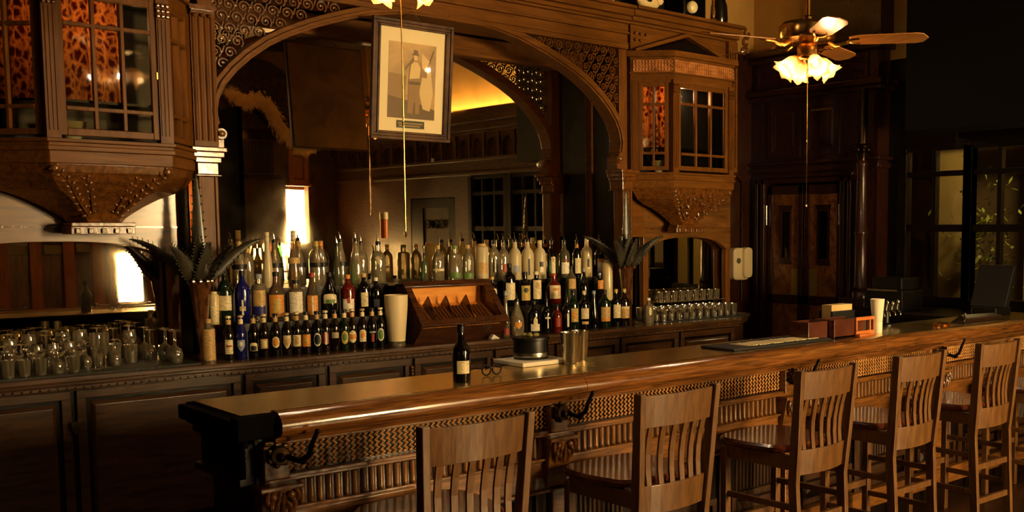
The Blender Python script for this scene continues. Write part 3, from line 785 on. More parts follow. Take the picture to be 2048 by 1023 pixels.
sbk = thing('upper_side_board', 'plain upper board behind the left hanging cabinet', 'back bar', (1.5, YA, 2.0))
mb = MB(); mb.box(.7, 2.16, YA + .002, YA + .04, 2.02, 3.035); mb.build('board', W_X, sbk)

# ---- low arched side mirrors under the hanging cabinets
def side_mirror(label, x0, x1, left):
    t = thing('side_mirror_panel', label, 'mirror panel', ((x0 + x1) / 2, 6.2, .97)); y = 6.18
    xs = [x0 + (x1 - x0) * i / 24 for i in range(25)]; e = .055
    A = []; B = []
    for x in xs:
        f = (x - (x0 + x1) / 2) / ((x1 - x0) / 2 - e)
        zz = 1.03 if abs(f) > 1 else 1.50 + .115 * (max(0, 1 - abs(f) ** 2.6)) ** .6
        A.append(Vector((x, y, zz if abs(f) <= 1 else 1.50))); B.append(Vector((x, y, 2.02)))
    mb = MB(); mb.strip(A, B, (0, .05, 0)); mb.build('apron', noisy('glossy_apron_board', (84, 52, 18), (126, 82, 32), .3, (1, 8, 8), 4, coat=.15, bump=.03), t, bevel=.003, label='plain arched apron board')
    mb = MB(); mb.box(x0, x1, y - .006, y, 1.688, 1.697); mb.build('bead', W_C, t)
    for (sa, sb) in ((x0, x0 + e), (x1 - e, x1)): MB().box(sa, sb, y, y + .05, .971, 1.51).build('stile', W_Z, t, bevel=.004)
    mb = MB(); mb.box(x0 + e, x1 - e, y + .075, y + .08, .98, 1.66); mb.build('mirror', MIRROR, t)
    mb = MB(); mb.box(x0, x1, y + .08, y + .10, .972, 2.0); mb.build('back', W_BLACK, t)
    return t
side_mirror('low arched mirror behind the stemware at the left end', .86, 2.09, True)
side_mirror('low arched mirror behind the tumblers at the right end', 5.60, 6.61, False)
for (a, b, lb) in ((2.09, 2.18, 'narrow mirror strip beside the left vase'), (5.40, 5.60, 'narrow mirror strip beside the right vase')):
    t = thing('mirror_strip', lb, 'mirror panel', ((a + b) / 2, 6.3, .97))
    MB().box(a, b, 6.30, 6.305, .98, 1.98).build('mirror', MIRROR, t); MB().box(a, b, 6.305, 6.33, .97, 2.0).build('back', W_BLACK, t)
mb = MB(); mb.box(5.40, 5.60, 6.17, 6.21, 1.62, 2.0)
tag(mb.build('spandrel_board', W_X), 'short plain board between the arch column and the right low mirror', 'panel')

# ---- back counter
YCF = 5.68
PL = [(.55, YCF), (6.18, YCF), (6.62, 5.98), (6.62, YM), (.55, YM)]
def poly(d): return [(.55, YCF - d), (6.18 + d * .4, YCF - d), (6.62 + d, 5.98 - d * .4), (6.62 + d, YM), (.55, YM)]
wt = thing('back_worktop', 'long dark wooden worktop under the bottles and glasses', 'worktop', (3.5, 6.0, .9))
mb = MB()
for (z0, z1, d) in ((.942, .97, .02), (.925, .942, .008), (.903, .925, .0)):
    mb.loft([[Vector((x, y, z0)) for x, y in poly(d)], [Vector((x, y, z1)) for x, y in poly(d)]])
mb.build('top', W_DARK, wt, bevel=.010)
mb = MB()
mb.box(.6, 6.17, YCF - .004, YCF + .01, .909, .919)
for k in range(150):
    x = .6 + k * .0373; mb.blob((x, YCF - .006, .914), .006, .006, .006, 5, 3)
mb.build('beading', W_DARK, wt, smooth=True)
units = [(.55, 1.42), (1.42, 2.24), (2.24, 2.72), (2.72, 3.27), (3.27, 3.86), (3.86, 4.36), (4.36, 4.95), (4.95, 5.55), (5.55, 6.18)]
names = ['leftmost cupboard of the dark back counter, below the stemware', 'cupboard of the back counter with the brass latch on its left edge', 'cupboard of the back counter under the first beer bottles', 'cupboard of the back counter under the middle of the beer row',
         'cupboard of the back counter with carved side, under the cream pitcher', 'cupboard of the back counter under the cigar box', 'shadowed cupboard of the back counter behind the steel cups', 'black shadowed cupboard of the back counter below the right vase', 'rightmost cupboard of the back counter, below the tumblers']
for i, ((a, b), lb) in enumerate(zip(units, names)):
    t = thing('counter_cabinet', lb, 'cabinet', ((a + b) / 2, YCF + .1, 0), group=None)
    MB().box(a, b, YCF + .05, YM, .08, .902).build('body', W_BLACK, t)
    mb = MB(); panel(mb, (0, YCF + .05, 0), UX, Vector((0, -1, 0)), a + .012, b - .012, .12, .895, .042, .018, .018)
    mb.build('door', W_DARK, t, bevel=.003)
    if i in (3, 4):
        mb = MB()
        for k in range(12): mb.blob((b - .015, YCF + .02, .84 - .02 * k), .012, .014, .012)
        mb.build('side_carving', W_C, t, smooth=True)
    if i == 1:
        mb = MB(); mb.box(a - .022, a + .022, YCF + .005, YCF + .03, .715, .745)
        mb.prism([(a - .018, YCF + .012, .712), (a + .018, YCF + .012, .712), (a + .010, YCF + .012, .685), (a - .010, YCF + .012, .685)], (0, .02, 0))
        mb.build('latch', BRASS, t, label='small brass latch')
mb = MB(); mb.loft([[Vector((x, y, .08)) for x, y in ((6.18, YCF + .05), (6.58, 6.0), (6.58, YM), (6.18, YM))], [Vector((x, y, .902)) for x, y in ((6.18, YCF + .05), (6.58, 6.0), (6.58, YM), (6.18, YM))]])
t = tag(mb.build('end_cabinet', W_DARK), 'angled plain end panel of the back counter by the door wall', 'cabinet')

# ---- stepped shelves for the bottles
def steps(label, x0, x1, zs):
    t = thing('bottle_riser', label, 'shelf riser', ((x0 + x1) / 2, 6.1, .97))
    for k, (y0, z1) in enumerate(zs):
        mb = MB(); mb.box(x0, x1, y0, y0 + .02, .97 if k == 0 else zs[k - 1][1], z1 - .02); mb.box(x0, x1, y0 - .01, (zs[k + 1][0] if k + 1 < len(zs) else YM - .02), z1 - .02, z1)
        mb.build('step', W_BLACK, t)
    return t
steps('dark stepped bottle riser left of the cigar box', 2.31, 3.322, ((5.88, 1.155), (6.10, 1.335)))
steps('dark stepped bottle riser right of the cigar box', 3.36, 5.235, ((6.035, 1.145), (6.16, 1.32)))
# ================================================================== FRONT BAR
X0, X1 = 1.44, 7.25
bar = thing('bar_counter', 'long wooden bar with metal top, rounded rail and carved front panels', 'bar counter', (4.2, 3.7, 0))
TOPM = noisy('brushed_bar_metal', (214, 186, 124), (240, 214, 150), 0.26, (1, 30, 1), 6, metal=1.0, bump=0.015, rr=.05)
mb = MB(); mb.box(1.36, X1, 3.475, 3.94, 1.045, 1.062)
mb.build('metal_top', TOPM, bar, label='brushed metal bar top')
mb = MB()
RP = [(3.482, 1.045), (3.482, 1.066), (3.465, 1.075), (3.44, 1.076), (3.412, 1.068), (3.392, 1.050), (3.382, 1.028), (3.386, 1.006), (3.400, .992), (3.425, .985), (3.44, .978), (3.445, .965), (3.482, .965)]
for (a, b) in ((X0 + .01, 2.745), (2.748, 4.90), (4.903, X1)):
    mb.prism([(a, y, z) for y, z in RP], (b - a, 0, 0))
mb.build('rail', W_RAIL, bar, smooth=True, label='rounded polished arm rail')
mb = MB()                                   # dark squared left end with its edge mouldings
for (e, z0, z1) in ((0, 1.0, 1.052), (-.02, .985, 1.0), (-.035, .955, .985)):
    mb.box(1.315 - e, 1.37, 3.43 - e, 3.96 + e, z0, z1)
mb.box(1.315, X0 + .01, 3.415, 3.482, .99, 1.066)
mb.box(1.34, X1, 3.90, 3.955, .99, 1.058)
mb.build('end_moulding', noisy('worn_black_end_cap', (7, 5, 4), (12, 9, 7), .8, (3, 3, 3), 4, coat=0, spec=.03), bar, bevel=.006, label='blackened squared end of the bar top')
mb = MB()
mb.box(1.40, X1, 3.49, 3.88, .12, .99); mb.box(1.37, 1.40, 3.50, 3.90, .845, .96); mb.box(1.35, 1.40, 3.50, 3.91, .82, .845); mb.box(1.38, X1, 3.50, 3.86, 0, .12)
mb.build('carcass', W_BLACK, bar)
YW = 3.49; n = int((X1 - 1.50) / .0232); mb = MB()
for i in range(n):
    x = 1.515 + .0232 * i
    if any(abs(x - h) < .045 for h in (2.656, 4.149, 5.58)):
        if len(mb.bm.verts): mb.build('weave_band', W_WEAVE, bar, smooth=True, label='carved zigzag weave band'); mb = MB()
        continue
    pts = [Vector((x + (.0058 if k % 2 else -.0058), YW - .006, .856 + .0099 * k)) for k in range(11)]
    mb.tube(pts, .0058, 4, up=(0, 1, 0))
mb.build('weave_band', W_WEAVE, bar, smooth=True, label='carved zigzag weave band')
mb = MB()
for i in range(17):
    y = 3.50 + .0225 * i
    mb.tube([Vector((1.365, y + (.005 if k % 2 else -.005), .858 + .0099 * k)) for k in range(10)], .0055, 4, up=(1, 0, 0))
mb.build('end_weave', W_BLACK, bar, smooth=True)
mb = MB()
mb.box(1.42, X1, 3.455, YW, .835, .850); mb.box(1.42, X1, 3.470, YW, .822, .835)
mb.box(1.42, X1, 3.455, YW, .955, .968)
mb.box(1.42, X1, 3.460, YW, .722, .733); mb.box(1.42, X1, 3.475, YW, .712, .722)
mb.box(1.42, X1, 3.480, YW, .60, .712); mb.box(1.42, X1, 3.465, YW, .585, .60); mb.box(1.42, X1, 3.44, YW, .10, .20)
mb.build('ledge', W_BAR, bar, bevel=.003)
mb = MB(); n = int((X1 - 1.55) / .0330)
for i in range(n):
    x = 1.555 + .0330 * i
    mb.lathe([(.0125, .737), (.0125, .818)], (x, YW, 0), 6, PI, 2 * PI)
    mb.blob((x, YW - .004, .737), .0125, .0125, .008, 6, 4)
mb.build('reeding', W_BARZ, bar, smooth=True, label='row of turned reeds')
mb = MB(); x = 1.54
while x < X1 - .1:
    for k in range(14): mb.lathe([(.009, .38), (.009, .57)], (x + .04 + .026 * k, YW, 0), 5, PI, 2 * PI)
    panel(mb, (0, YW, 0), UX, Vector((0, -1, 0)), x, x + .44, .21, .37, .03, .012, .01)
    mb.box(x + .45, x + .50, 3.47, YW, .2, .585)
    x += .55
mb.build('lower_panel', noisy('shaded_lower_panel_oak', (40, 24, 11), (66, 40, 18), .35, (16, 16, 1.5), 5), bar)  # front oak darkened, shade low on the bar put into its colour
for i, hx in enumerate((1.454, 2.645, 4.149, 5.58)):
    mb = MB(); mb.box(hx - .045, hx + .045, 3.445, YW, .838, .955); mb.build('pier_block', W_BAR, bar, bevel=.004)
    mb = MB(); mb.loft([[Vector(p) for p in ((hx - .05, YW, .60), (hx + .05, YW, .60), (hx + .05, 3.475, .60), (hx - .05, 3.475, .60))], [Vector(p) for p in ((hx - .06, YW, .72), (hx + .06, YW, .72), (hx + .06, 3.44, .72), (hx - .06, 3.44, .72))], [Vector(p) for p in ((hx - .065, YW, .822), (hx + .065, YW, .822), (hx + .065, 3.415, .822), (hx - .065, 3.415, .822))]])
    mb.box(hx - .075, hx + .075, 3.405, YW, .808, .824); mb.box(hx - .035, hx + .035, 3.45, YW, .2, .6)
    mb.build('bracket', W_BAR, bar, bevel=.004)
    mb = MB()
    for s in (-1, 1):
        for (dx, z, r) in ((.012, .725, .2), (.028, .74, .5), (.042, .765, .8)):
            pts = [Vector((hx + s * (dx + .012 * math.sin(t * 3)), 3.415 - .008 * math.sin(t * 3), z + .055 * t - .01)) for t in (0, .25, .5, .75, 1)]
            mb.tube(pts, [.003, .006, .008, .007, .004], 6)
        mb.blob((hx + s * .03, 3.408, .79), .014, .008, .014)
    mb.tube([Vector((hx, 3.42, .71)), Vector((hx, 3.408, .75)), Vector((hx, 3.402, .80))], [.003, .007, .004], 6)
    mb.build('acanthus_carving', W_C, bar, smooth=True)
    # iron lion-mask coat hook
    hk = thing('bar_hook', ['iron bag hook at the near left corner of the bar', 'iron bag hook between the first and second stools', 'iron bag hook just left of the third stool back', 'iron bag hook beside the fourth stool, farthest along the bar'][i], 'hook', (hx, 3.44, .93))
    mb = MB(); mb.lathe([(0, -.012), (.030, -.010), (.036, 0), (.036, .018), (.028, .026), (0, .03)], (0, 0, 0), 14, axis='Y')
    bmesh.ops.translate(mb.bm, verts=mb.bm.verts, vec=(hx, 3.425, .925))
    for k in range(7):
        a = k * 2 * PI / 7; mb.blob((hx + .034 * math.cos(a), 3.43, .925 + .034 * math.sin(a)), .012, .012, .012, 6, 4)
    mb.blob((hx, 3.408, .920), .015, .014, .016); mb.build('mask_plate', DARKBRZ, hk, smooth=True)
    mb = MB()
    mb.tube([Vector((hx + .02, 3.42, .92)), Vector((hx + .05, 3.385, .905)), Vector((hx + .075, 3.365, .925)), Vector((hx + .08, 3.355, .96)), Vector((hx + .095, 3.345, 1.0))], [.010, .011, .010, .009, .007], 8)
    mb.blob((hx + .097, 3.344, 1.005), .010, .010, .010); mb.blob((hx + .058, 3.375, .905), .014, .014, .012)
    mb.build('hook', IRON, hk, smooth=True)

# ================================================================== STOOLS
def make_stool():
    t = thing('bar_stool', '', 'bar stool')
    def yb(z): return -.235 - .045 * max(0, (z - .55)) / .5 - (.03 * max(0, (.55 - z)) / .55)
    def hw(z): return .176 + .026 * max(0, (z - .45)) / .6
    for s in (-1, 1):
        mb = MB(); loops = []
        for z in (0, .3, .55, .75, .9, 1.065):
            x, y = s * hw(z), yb(z); w_, d = .014, (.024 if z < .9 else .021)
            loops.append([Vector((x - w_, y - d, z)), Vector((x + w_, y - d, z)), Vector((x + w_, y + d, z)), Vector((x - w_, y + d, z))])
        mb.loft(loops); mb.build('back_post', W_STOOL, t, bevel=.003)
        mb = MB(); mb.loft([[Vector((s * .185 + a, .17 + b, z)) for a, b in ((-.018, -.018), (.018, -.018), (.018, .018), (-.018, .018))] for z in (0, .66)])
        mb.build('front_leg', W_STOOL, t, bevel=.003)
    def slab(z0, z1, name, bow=.028, th=.018):
        mb = MB(); n = 8; rows = []
        for i in range(n + 1):
            f = -1 + 2 * i / n
            P = []
            for (z, dy) in ((z0, 0), (z1, 0), (z1, th), (z0, th)):
                P.append(Vector((f * (hw(z) - .012), yb(z) - bow * (1 - f * f) - .004 + dy, z)))
            rows.append(P)
        mb.loft(rows); mb.build(name, W_STOOL, t, bevel=.002)
    slab(.93, 1.055, 'crest_rail'); slab(.585, .70, 'lower_back_rail')
    for k in range(6):
        f = -.80 + 1.6 * k / 5; loops = []
        for z in (.69, .76, .82, .88, .94):
            x = f * (hw(z) - .02); y = yb(z) - .028 * (1 - f * f) + .016 * math.sin((z - .69) / .25 * PI)
            loops.append([Vector((x - .0125, y, z)), Vector((x + .0125, y, z)), Vector((x + .0125, y + .01, z)), Vector((x - .0125, y + .01, z))])
        MB().loft(loops).build('slat', W_STOOL, t)
    mb = MB()
    def seat_ring(z, s):
        out = []
        for i in range(28):
            a = 2 * PI * i / 28; c, d = math.cos(a), math.sin(a)
            x = .225 * s * (abs(c) ** .45) * (1 if c > 0 else -1); y = .02 + .215 * s * (abs(d) ** .45) * (1 if d > 0 else -1)
            out.append(Vector((x * (.93 if y < 0 else 1), y, z)))
        return out
    mb.loft([seat_ring(.675, .93), seat_ring(.685, .99), seat_ring(.700, 1), seat_ring(.712, .96), seat_ring(.708, .6), seat_ring(.705, .2)])
    mb.build('seat', W_SEAT, t, smooth=True, label='reddish saddle seat')
    mb = MB(); mb.box(-.17, .17, .155, .18, .61, .675)
    for s in (-1, 1): mb.box(s * .178 - .01, s * .178 + .01, -.22, .17, .61, .675)
    mb.build('seat_apron', W_STOOL, t)
    for (z, nm) in ((.37, 'back_rung'), (.18, 'back_rung')):
        mb = MB(); mb.obox((0, yb(z), 0), UX, UY, -hw(z), hw(z), -.008, .012, z - .016, z + .016); mb.build(nm, W_STOOL, t, bevel=.002)
    for s in (-1, 1):
        for z in (.44, .24):
            mb = MB(); mb.box(s * .182 - .009, s * .182 + .009, -.24, .17, z - .014, z + .014); mb.build('side_rung', W_STOOL, t, bevel=.002)
    for z in (.30,):
        MB().box(-.18, .18, .16, .185, z - .018, z + .018).build('foot_rail', W_STOOL, t, bevel=.002)
    return t
stool = make_stool()
STL = [(1.885, 'slatted oak bar stool nearest the camera, leftmost of the row', 0), (2.80, 'slatted oak bar stool, second from the left, its reeded-front seat showing to the left', .0),
       (3.73, 'slatted oak bar stool just right of an iron hook, middle of the row', .02), (4.49, 'slatted oak bar stool, fourth from the left, one rung showing below its back', 0), (5.28, 'slatted oak bar stool, farthest fully visible one at the right edge', -.02), (6.14, 'bar stool cut off by the right edge of the frame, mostly its red seat', 0)]
for i, (x, lb, rz) in enumerate(STL):
    o = stool if i == 0 else dup(stool, (0, 0, 0))
    o.location = (x, 3.17, 0); o.rotation_euler = (0, 0, rz); o['label'] = lb; o['group'] = 'slatted bar stools along the bar'

# ================================================================== CEILING FANS
SHADE = shade_glass('amber_tulip_glass', (222, 176, 116))
BULB = emitter('lamp_bulb', (255, 214, 150), 4.0)
BLADE = noisy('fan_blade_oak', (140, 90, 40), (166, 110, 52), .35, (9, 1, 9), 4, coat=.2)
def make_fan(label, loc, az0, bulbs=True, chain=0.85):
    t = thing('ceiling_fan', label, 'ceiling fan', loc)
    X, Y, Z = loc
    mb = MB(); mb.lathe([(0, .06), (.012, .06), (.012, ZC - Z), (0, ZC - Z)], loc, 10); mb.lathe([(0, ZC - Z - .06), (.05, ZC - Z - .06), (.07, ZC - Z), (0, ZC - Z)], loc, 14)
    mb.blob((X, Y, Z + .105), .03, .03, .02); mb.build('down_rod', BRASS, t, smooth=True)
    mb = MB(); mb.lathe([(0, -.03), (.09, -.03), (.16, -.02), (.17, -.005), (.17, .055), (.15, .075), (.08, .085), (0, .085)], loc, 28); mb.build('motor_housing', BRASS, t, smooth=True)
    mb = MB(); mb.lathe([(0, -.13), (.045, -.13), (.062, -.115), (.062, -.06), (.05, -.045), (.03, -.03), (0, -.03)], loc, 20); mb.build('switch_housing', BRASS, t, smooth=True)
    for k in range(5):
        a = az0 + k * 2 * PI / 5; ca, sa = math.cos(a), math.sin(a)
        P = lambda r, w_, z: Vector((X + ca * r - sa * w_, Y + sa * r + ca * w_, Z + z))
        tl = -.22
        out = [(.24, -.045), (.30, -.062), (.62, -.068), (.66, -.055), (.69, 0), (.66, .055), (.62, .068), (.30, .062), (.24, .045)]
        mb = MB(); mb.loft([[P(r, w_, -.03 + tl * w_) for r, w_ in out], [P(r, w_, -.024 + tl * w_) for r, w_ in out]])
        b = mb.build('blade', BLADE, t)
        mb = MB()
        mb.tube([P(.12, 0, -.035), P(.16, 0, -.055), P(.20, 0, -.05), P(.24, 0, -.034)], [.012, .011, .012, .012], 8)
        for s in (-1, 1): mb.tube([P(.22, 0, -.04), P(.26, s * .03, -.036 + tl * s * .03), P(.30, s * .035, -.036 + tl * s * .035)], .007, 6)
        mb.build('blade_bracket', BRASS, b, smooth=True)
    for k in range(4):
        a = az0 + .5 + k * PI / 2; ca, sa = math.cos(a), math.sin(a)
        dn = Vector((ca * .72, sa * .72, -.70)).normalized(); base = Vector((X + ca * .070, Y + sa * .070, Z - .125))
        u = dn.orthogonal().normalized(); v = dn.cross(u); mb = MB(); rows = []; N = 24
        for (h, r, rf) in ((0, .018, 0), (.012, .024, 0), (.03, .036, 0), (.06, .042, 0), (.085, .046, .002), (.105, .056, .006), (.118, .068, .012)):
            rows.append([base + dn * (h + rf * .4 * math.cos(6 * 2 * PI * i / N)) + (u * math.cos(2 * PI * i / N) + v * math.sin(2 * PI * i / N)) * (r + rf * math.cos(6 * 2 * PI * i / N)) for i in range(N)])
        mb.loft(rows, caps=False); sh = mb.build('lamp_shade', SHADE, t, smooth=True, thick=.002)
        mb = MB(); mb.tube([Vector((X + ca * .03, Y + sa * .03, Z - .11)), Vector((X + ca * .06, Y + sa * .06, Z - .115)), base + dn * .015], [.008, .008, .017], 8); mb.build('arm', BRASS, sh, smooth=True)
        mb = MB(); c = base + dn * .058; mb.blob(c, .019, .019, .024, 10, 7); mb.build('bulb', BULB, sh, smooth=True)
        pl = bpy.data.lights.new('bulb_light', 'POINT'); pl.energy = FAN_W; pl.color = (1.0, .82, .56); pl.shadow_soft_size = .02
        po = bpy.data.objects.new('bulb_light', pl); COL.objects.link(po); po.parent = t; po.location = base + dn * .10 - Vector(loc)
    mb = MB(); mb.tube([Vector((X, Y, Z - .15)), Vector((X + .003, Y, Z - .5)), Vector((X, Y, Z - chain))], .0028, 5); mb.blob((X, Y, Z - chain * .62), .006, .006, .01); mb.blob((X, Y, Z - chain), .006, .006, .014)
    mb.build('pull_chain', BRASS, t, smooth=True)
    return t
FAN_W = 1.9
az = math.radians(-44.7)
make_fan('brass ceiling fan with oak blades and lit tulip shades at upper right', (4.87, 3.94, 2.80), az - math.radians(11), chain=.98)
make_fan('ceiling fan cut off at the top, its lit shades and chain before the portrait', (2.235, 3.94, 2.86), az + math.radians(22), chain=1.2)

# ================================================================== FRAMED PORTRAIT
pic = thing('framed_portrait', 'framed sepia photograph of a standing figure in a hat, tilted forward in the arch', 'picture')
def pbox(name, mat, x0, x1, z0, z1, y0, y1, par=None, bev=0.0): return MB().box(x0, x1, y0, y1, z0, z1).build(name, mat, par or pic, bevel=bev)
PW, PH = .56, .735
FR = noisy('portrait_frame_wood', (56, 34, 18), (92, 60, 32), .45, (2, 2, 2), 5, coat=0, spec=.2)
mb = MB()
for (i0, i1, y0) in ((0, .020, -.030), (.020, .038, -.022), (.038, .052, -.028)):
    for (x0, x1, z0, z1) in ((i0, PW - i0, i0, i1), (i0, PW - i0, PH - i1, PH - i0), (i0, i1, i1, PH - i1), (PW - i1, PW - i0, i1, PH - i1)):
        mb.box(x0, x1, y0, 0.0, z0, z1)
mb.build('frame', FR, pic, bevel=.003)
pbox('mat_board', principled('cream_mat_board', (250, 238, 204), .5), .05, PW - .05, .05, PH - .05, -.010, -.004)
SEP = noisy('sepia_print', (150, 116, 66), (214, 180, 120), .3, (1, 1, 1), 4, detail=6, bump=0)
pr = pbox('print', SEP, .115, .445, .135, .60, -.0125, -.010)
SD = principled('sepia_dark', (104, 76, 40), .4); SM = principled('sepia_mid', (150, 116, 70), .4); SLT_ = principled('sepia_pale', (226, 202, 150), .4)
yq = -.0135
def flat(mat, pts, dy=0): 
    mb = MB(); mb.prism([(x, yq - dy, z) for x, z in pts], (0, .001, 0)); return mb.build('printed_figure', mat, pr)
flat(SD, [(.115, .135), (.445, .135), (.445, .20), (.30, .24), (.115, .27)])
flat(SM, [(.115, .27), (.23, .25), (.24, .40), (.115, .41)])
flat(SLT_, [(.34, .55), (.40, .50), (.43, .30), (.41, .19), (.36, .20), (.33, .30), (.35, .40)], .0005)
flat(SM, [(.25, .35), (.262, .47), (.285, .497), (.32, .495), (.345, .46), (.385, .42), (.38, .395), (.34, .40), (.335, .35)], .001)
flat(SLT_, [(.258, .38), (.268, .47), (.29, .49), (.315, .488), (.335, .455), (.33, .39)], .0015)
flat(SD, [(.255, .355), (.335, .355), (.335, .368), (.255, .368)], .002)
flat(SM, [(.250, .17), (.255, .355), (.333, .355), (.335, .17), (.305, .165), (.298, .30), (.288, .165)], .001)
flat(SLT_, [(.285, .497), (.283, .53), (.295, .54), (.312, .53), (.310, .497)], .002)
flat(SD, [(.262, .530), (.285, .538), (.288, .562), (.312, .560), (.318, .535), (.325, .526)], .0025)
flat(SD, [(.225, .44), (.285, .515), (.289, .510), (.231, .436)], .002)
flat(SD, [(.372, .43), (.425, .57), (.430, .567), (.378, .428)], .002)
pl_ = pbox('caption_plate', principled('black_caption_card', (14, 11, 9), .4), .18, .375, .075, .122, -.0135, -.010)
mb = MB(); R = random.Random(2)
for row, z in enumerate((.104, .088)):
    x = .19 + .006 * row
    while x < .362 - .02 * row:
        w_ = R.choice((.004, .006, .005)); mb.box(x, x + w_, -.0145, -.0135, z - .004, z + .005); x += w_ + .003
mb.build('caption_strokes', principled('gold_caption_ink', (196, 160, 90), .4), pl_)
pbox('cover_glass', thin_glass('picture_glass', (248, 246, 240), .12), .05, PW - .05, .05, PH - .05, -.018, -.016)
mb = MB()
mb.tube([Vector((.1, 0, PH - .05)), Vector((.28, .02, PH + .06)), Vector((.46, 0, PH - .05))], .002, 5); mb.build('hanging_wire', IRON, pic)
pbox('backing', noisy('brown_backing_board', (104, 78, 50), (132, 100, 64), .8), .01, PW - .01, .01, PH - .01, 0, .012)
pic.location = (3.19, 6.045, 2.245); pic.rotation_euler = (math.radians(6), 0, 0)
# ================================================================== BOTTLES
G = dict(
    brown=principled('dark_brown_bottle_glass', (20, 10, 5), .06, coat=.5), green=thin_glass('green_bottle_glass', (96, 150, 84), .38, .04, .12), dkgreen=principled('deep_green_bottle_glass', (14, 30, 14), .06, coat=.5),
    blue=principled('cobalt_bottle_glass', (18, 22, 92), .06, coat=.5), clear=thin_glass('clear_bottle_glass', (250, 244, 226), .62, .05, .26), amber=thin_glass('amber_bottle_glass', (206, 128, 48), .40, .04, .10),
    black=principled('black_bottle_glass', (9, 7, 6), .06, coat=.5), frost=noisy('frosted_bottle_glass', (186, 170, 128), (214, 198, 156), .35, (1, 1, 1), 3, bump=.02), teal=thin_glass('teal_bottle_glass', (120, 172, 144), .42),
    milk=principled('milky_bottle_glass', (214, 192, 138), .22, coat=.4), lime=thin_glass('lime_liquid_bottle_glass', (120, 235, 30), .40, .04, .40), red=principled('deep_red_bottle_glass', (96, 22, 12), .08, coat=.5), gold=thin_glass('golden_bottle_glass', (224, 186, 98), .42, .04, .15))
PC = {}
def paper(c):
    if c not in PC: PC[c] = noisy('label_paper_%s' % '_'.join(map(str, c)), c, tuple(min(255, int(v * .80)) for v in c), .5, (30, 30, 60), 2.2, detail=3, bump=0, lo=.52, hi=.6)
    return PC[c]
CREAM, TAN, ORG, WHT, GOLD, SIL, BLK, REDL, GRN = (232, 214, 164), (204, 164, 98), (224, 146, 52), (240, 232, 206), (206, 176, 84), (150, 158, 172), (16, 14, 14), (170, 50, 26), (96, 130, 60)
PROF = dict(
    beer=[(.0, .0), (.94, .0), (1, .02), (1, .54), (.93, .62), (.62, .72), (.44, .80), (.38, .94), (.42, .945), (.42, .97), (.0, .97)],
    liq=[(.0, .0), (.95, .0), (1, .02), (1, .60), (.9, .67), (.5, .73), (.36, .78), (.34, .93), (.0, .93)],
    cone=[(.0, .0), (.95, .0), (1, .03), (1, .42), (.9, .50), (.62, .66), (.40, .78), (.34, .94), (.0, .94)],
    round=[(.0, .0), (.95, .0), (1, .02), (1, .52), (.97, .60), (.82, .68), (.55, .74), (.36, .77), (.33, .93), (.0, .93)],
    slim=[(.0, .0), (.95, .0), (1, .02), (.96, .30), (.75, .50), (.5, .68), (.42, .85), (.40, .95), (.0, .95)],
    squat=[(.0, .0), (.92, .0), (1, .05), (1, .50), (.75, .62), (.42, .68), (.36, .74), (.34, .92), (.0, .92)],
    bulb=[(.0, .0), (.8, .0), (.95, .10), (1, .30), (.92, .48), (.62, .64), (.36, .76), (.32, .93), (.0, .93)],
    tube=[(.0, .0), (.98, .0), (1, .02), (1, .88), (.9, .92), (.6, .95), (.6, .98), (.0, .98)],
    sq=[(.0, .0), (.98, .0), (1, .02), (1, .68), (.88, .72), (.42, .75), (.42, .92), (.0, .92)])
SPOUT = principled('chrome_pour_spout', (220, 210, 190), .15, 1.0)
LA = -PI / 2 - .38
def label_patch(mb, x, y, R, zc, h, tm, shape, dr=.0008, rot=0.0):
    n = 12; A = []; B = []
    for i in range(n + 1):
        f = -1 + 2 * i / n; a = LA + rot + tm * f
        k = 1.0 if shape == 'rect' else (math.sqrt(max(0.0, 1 - f * f)) if shape == 'oval' else (1.0 if shape != 'shield' else 1.0))
        up = k; dn = k if shape != 'shield' else max(.15, 1 - abs(f) ** 1.5)
        if shape == 'arch': up = .55 + .45 * math.sqrt(max(0.0, 1 - f * f)); dn = 1
        r = R + dr
        A.append(Vector((x + r * math.cos(a), y + r * math.sin(a), zc - h * dn / 2))); B.append(Vector((x + r * math.cos(a), y + r * math.sin(a), zc + h * max(up, .02) / 2)))
    va = [mb.bm.verts.new(p) for p in A]; vb = [mb.bm.verts.new(p) for p in B]
    for i in range(n): mb.bm.faces.new((va[i], va[i + 1], vb[i + 1], vb[i]))
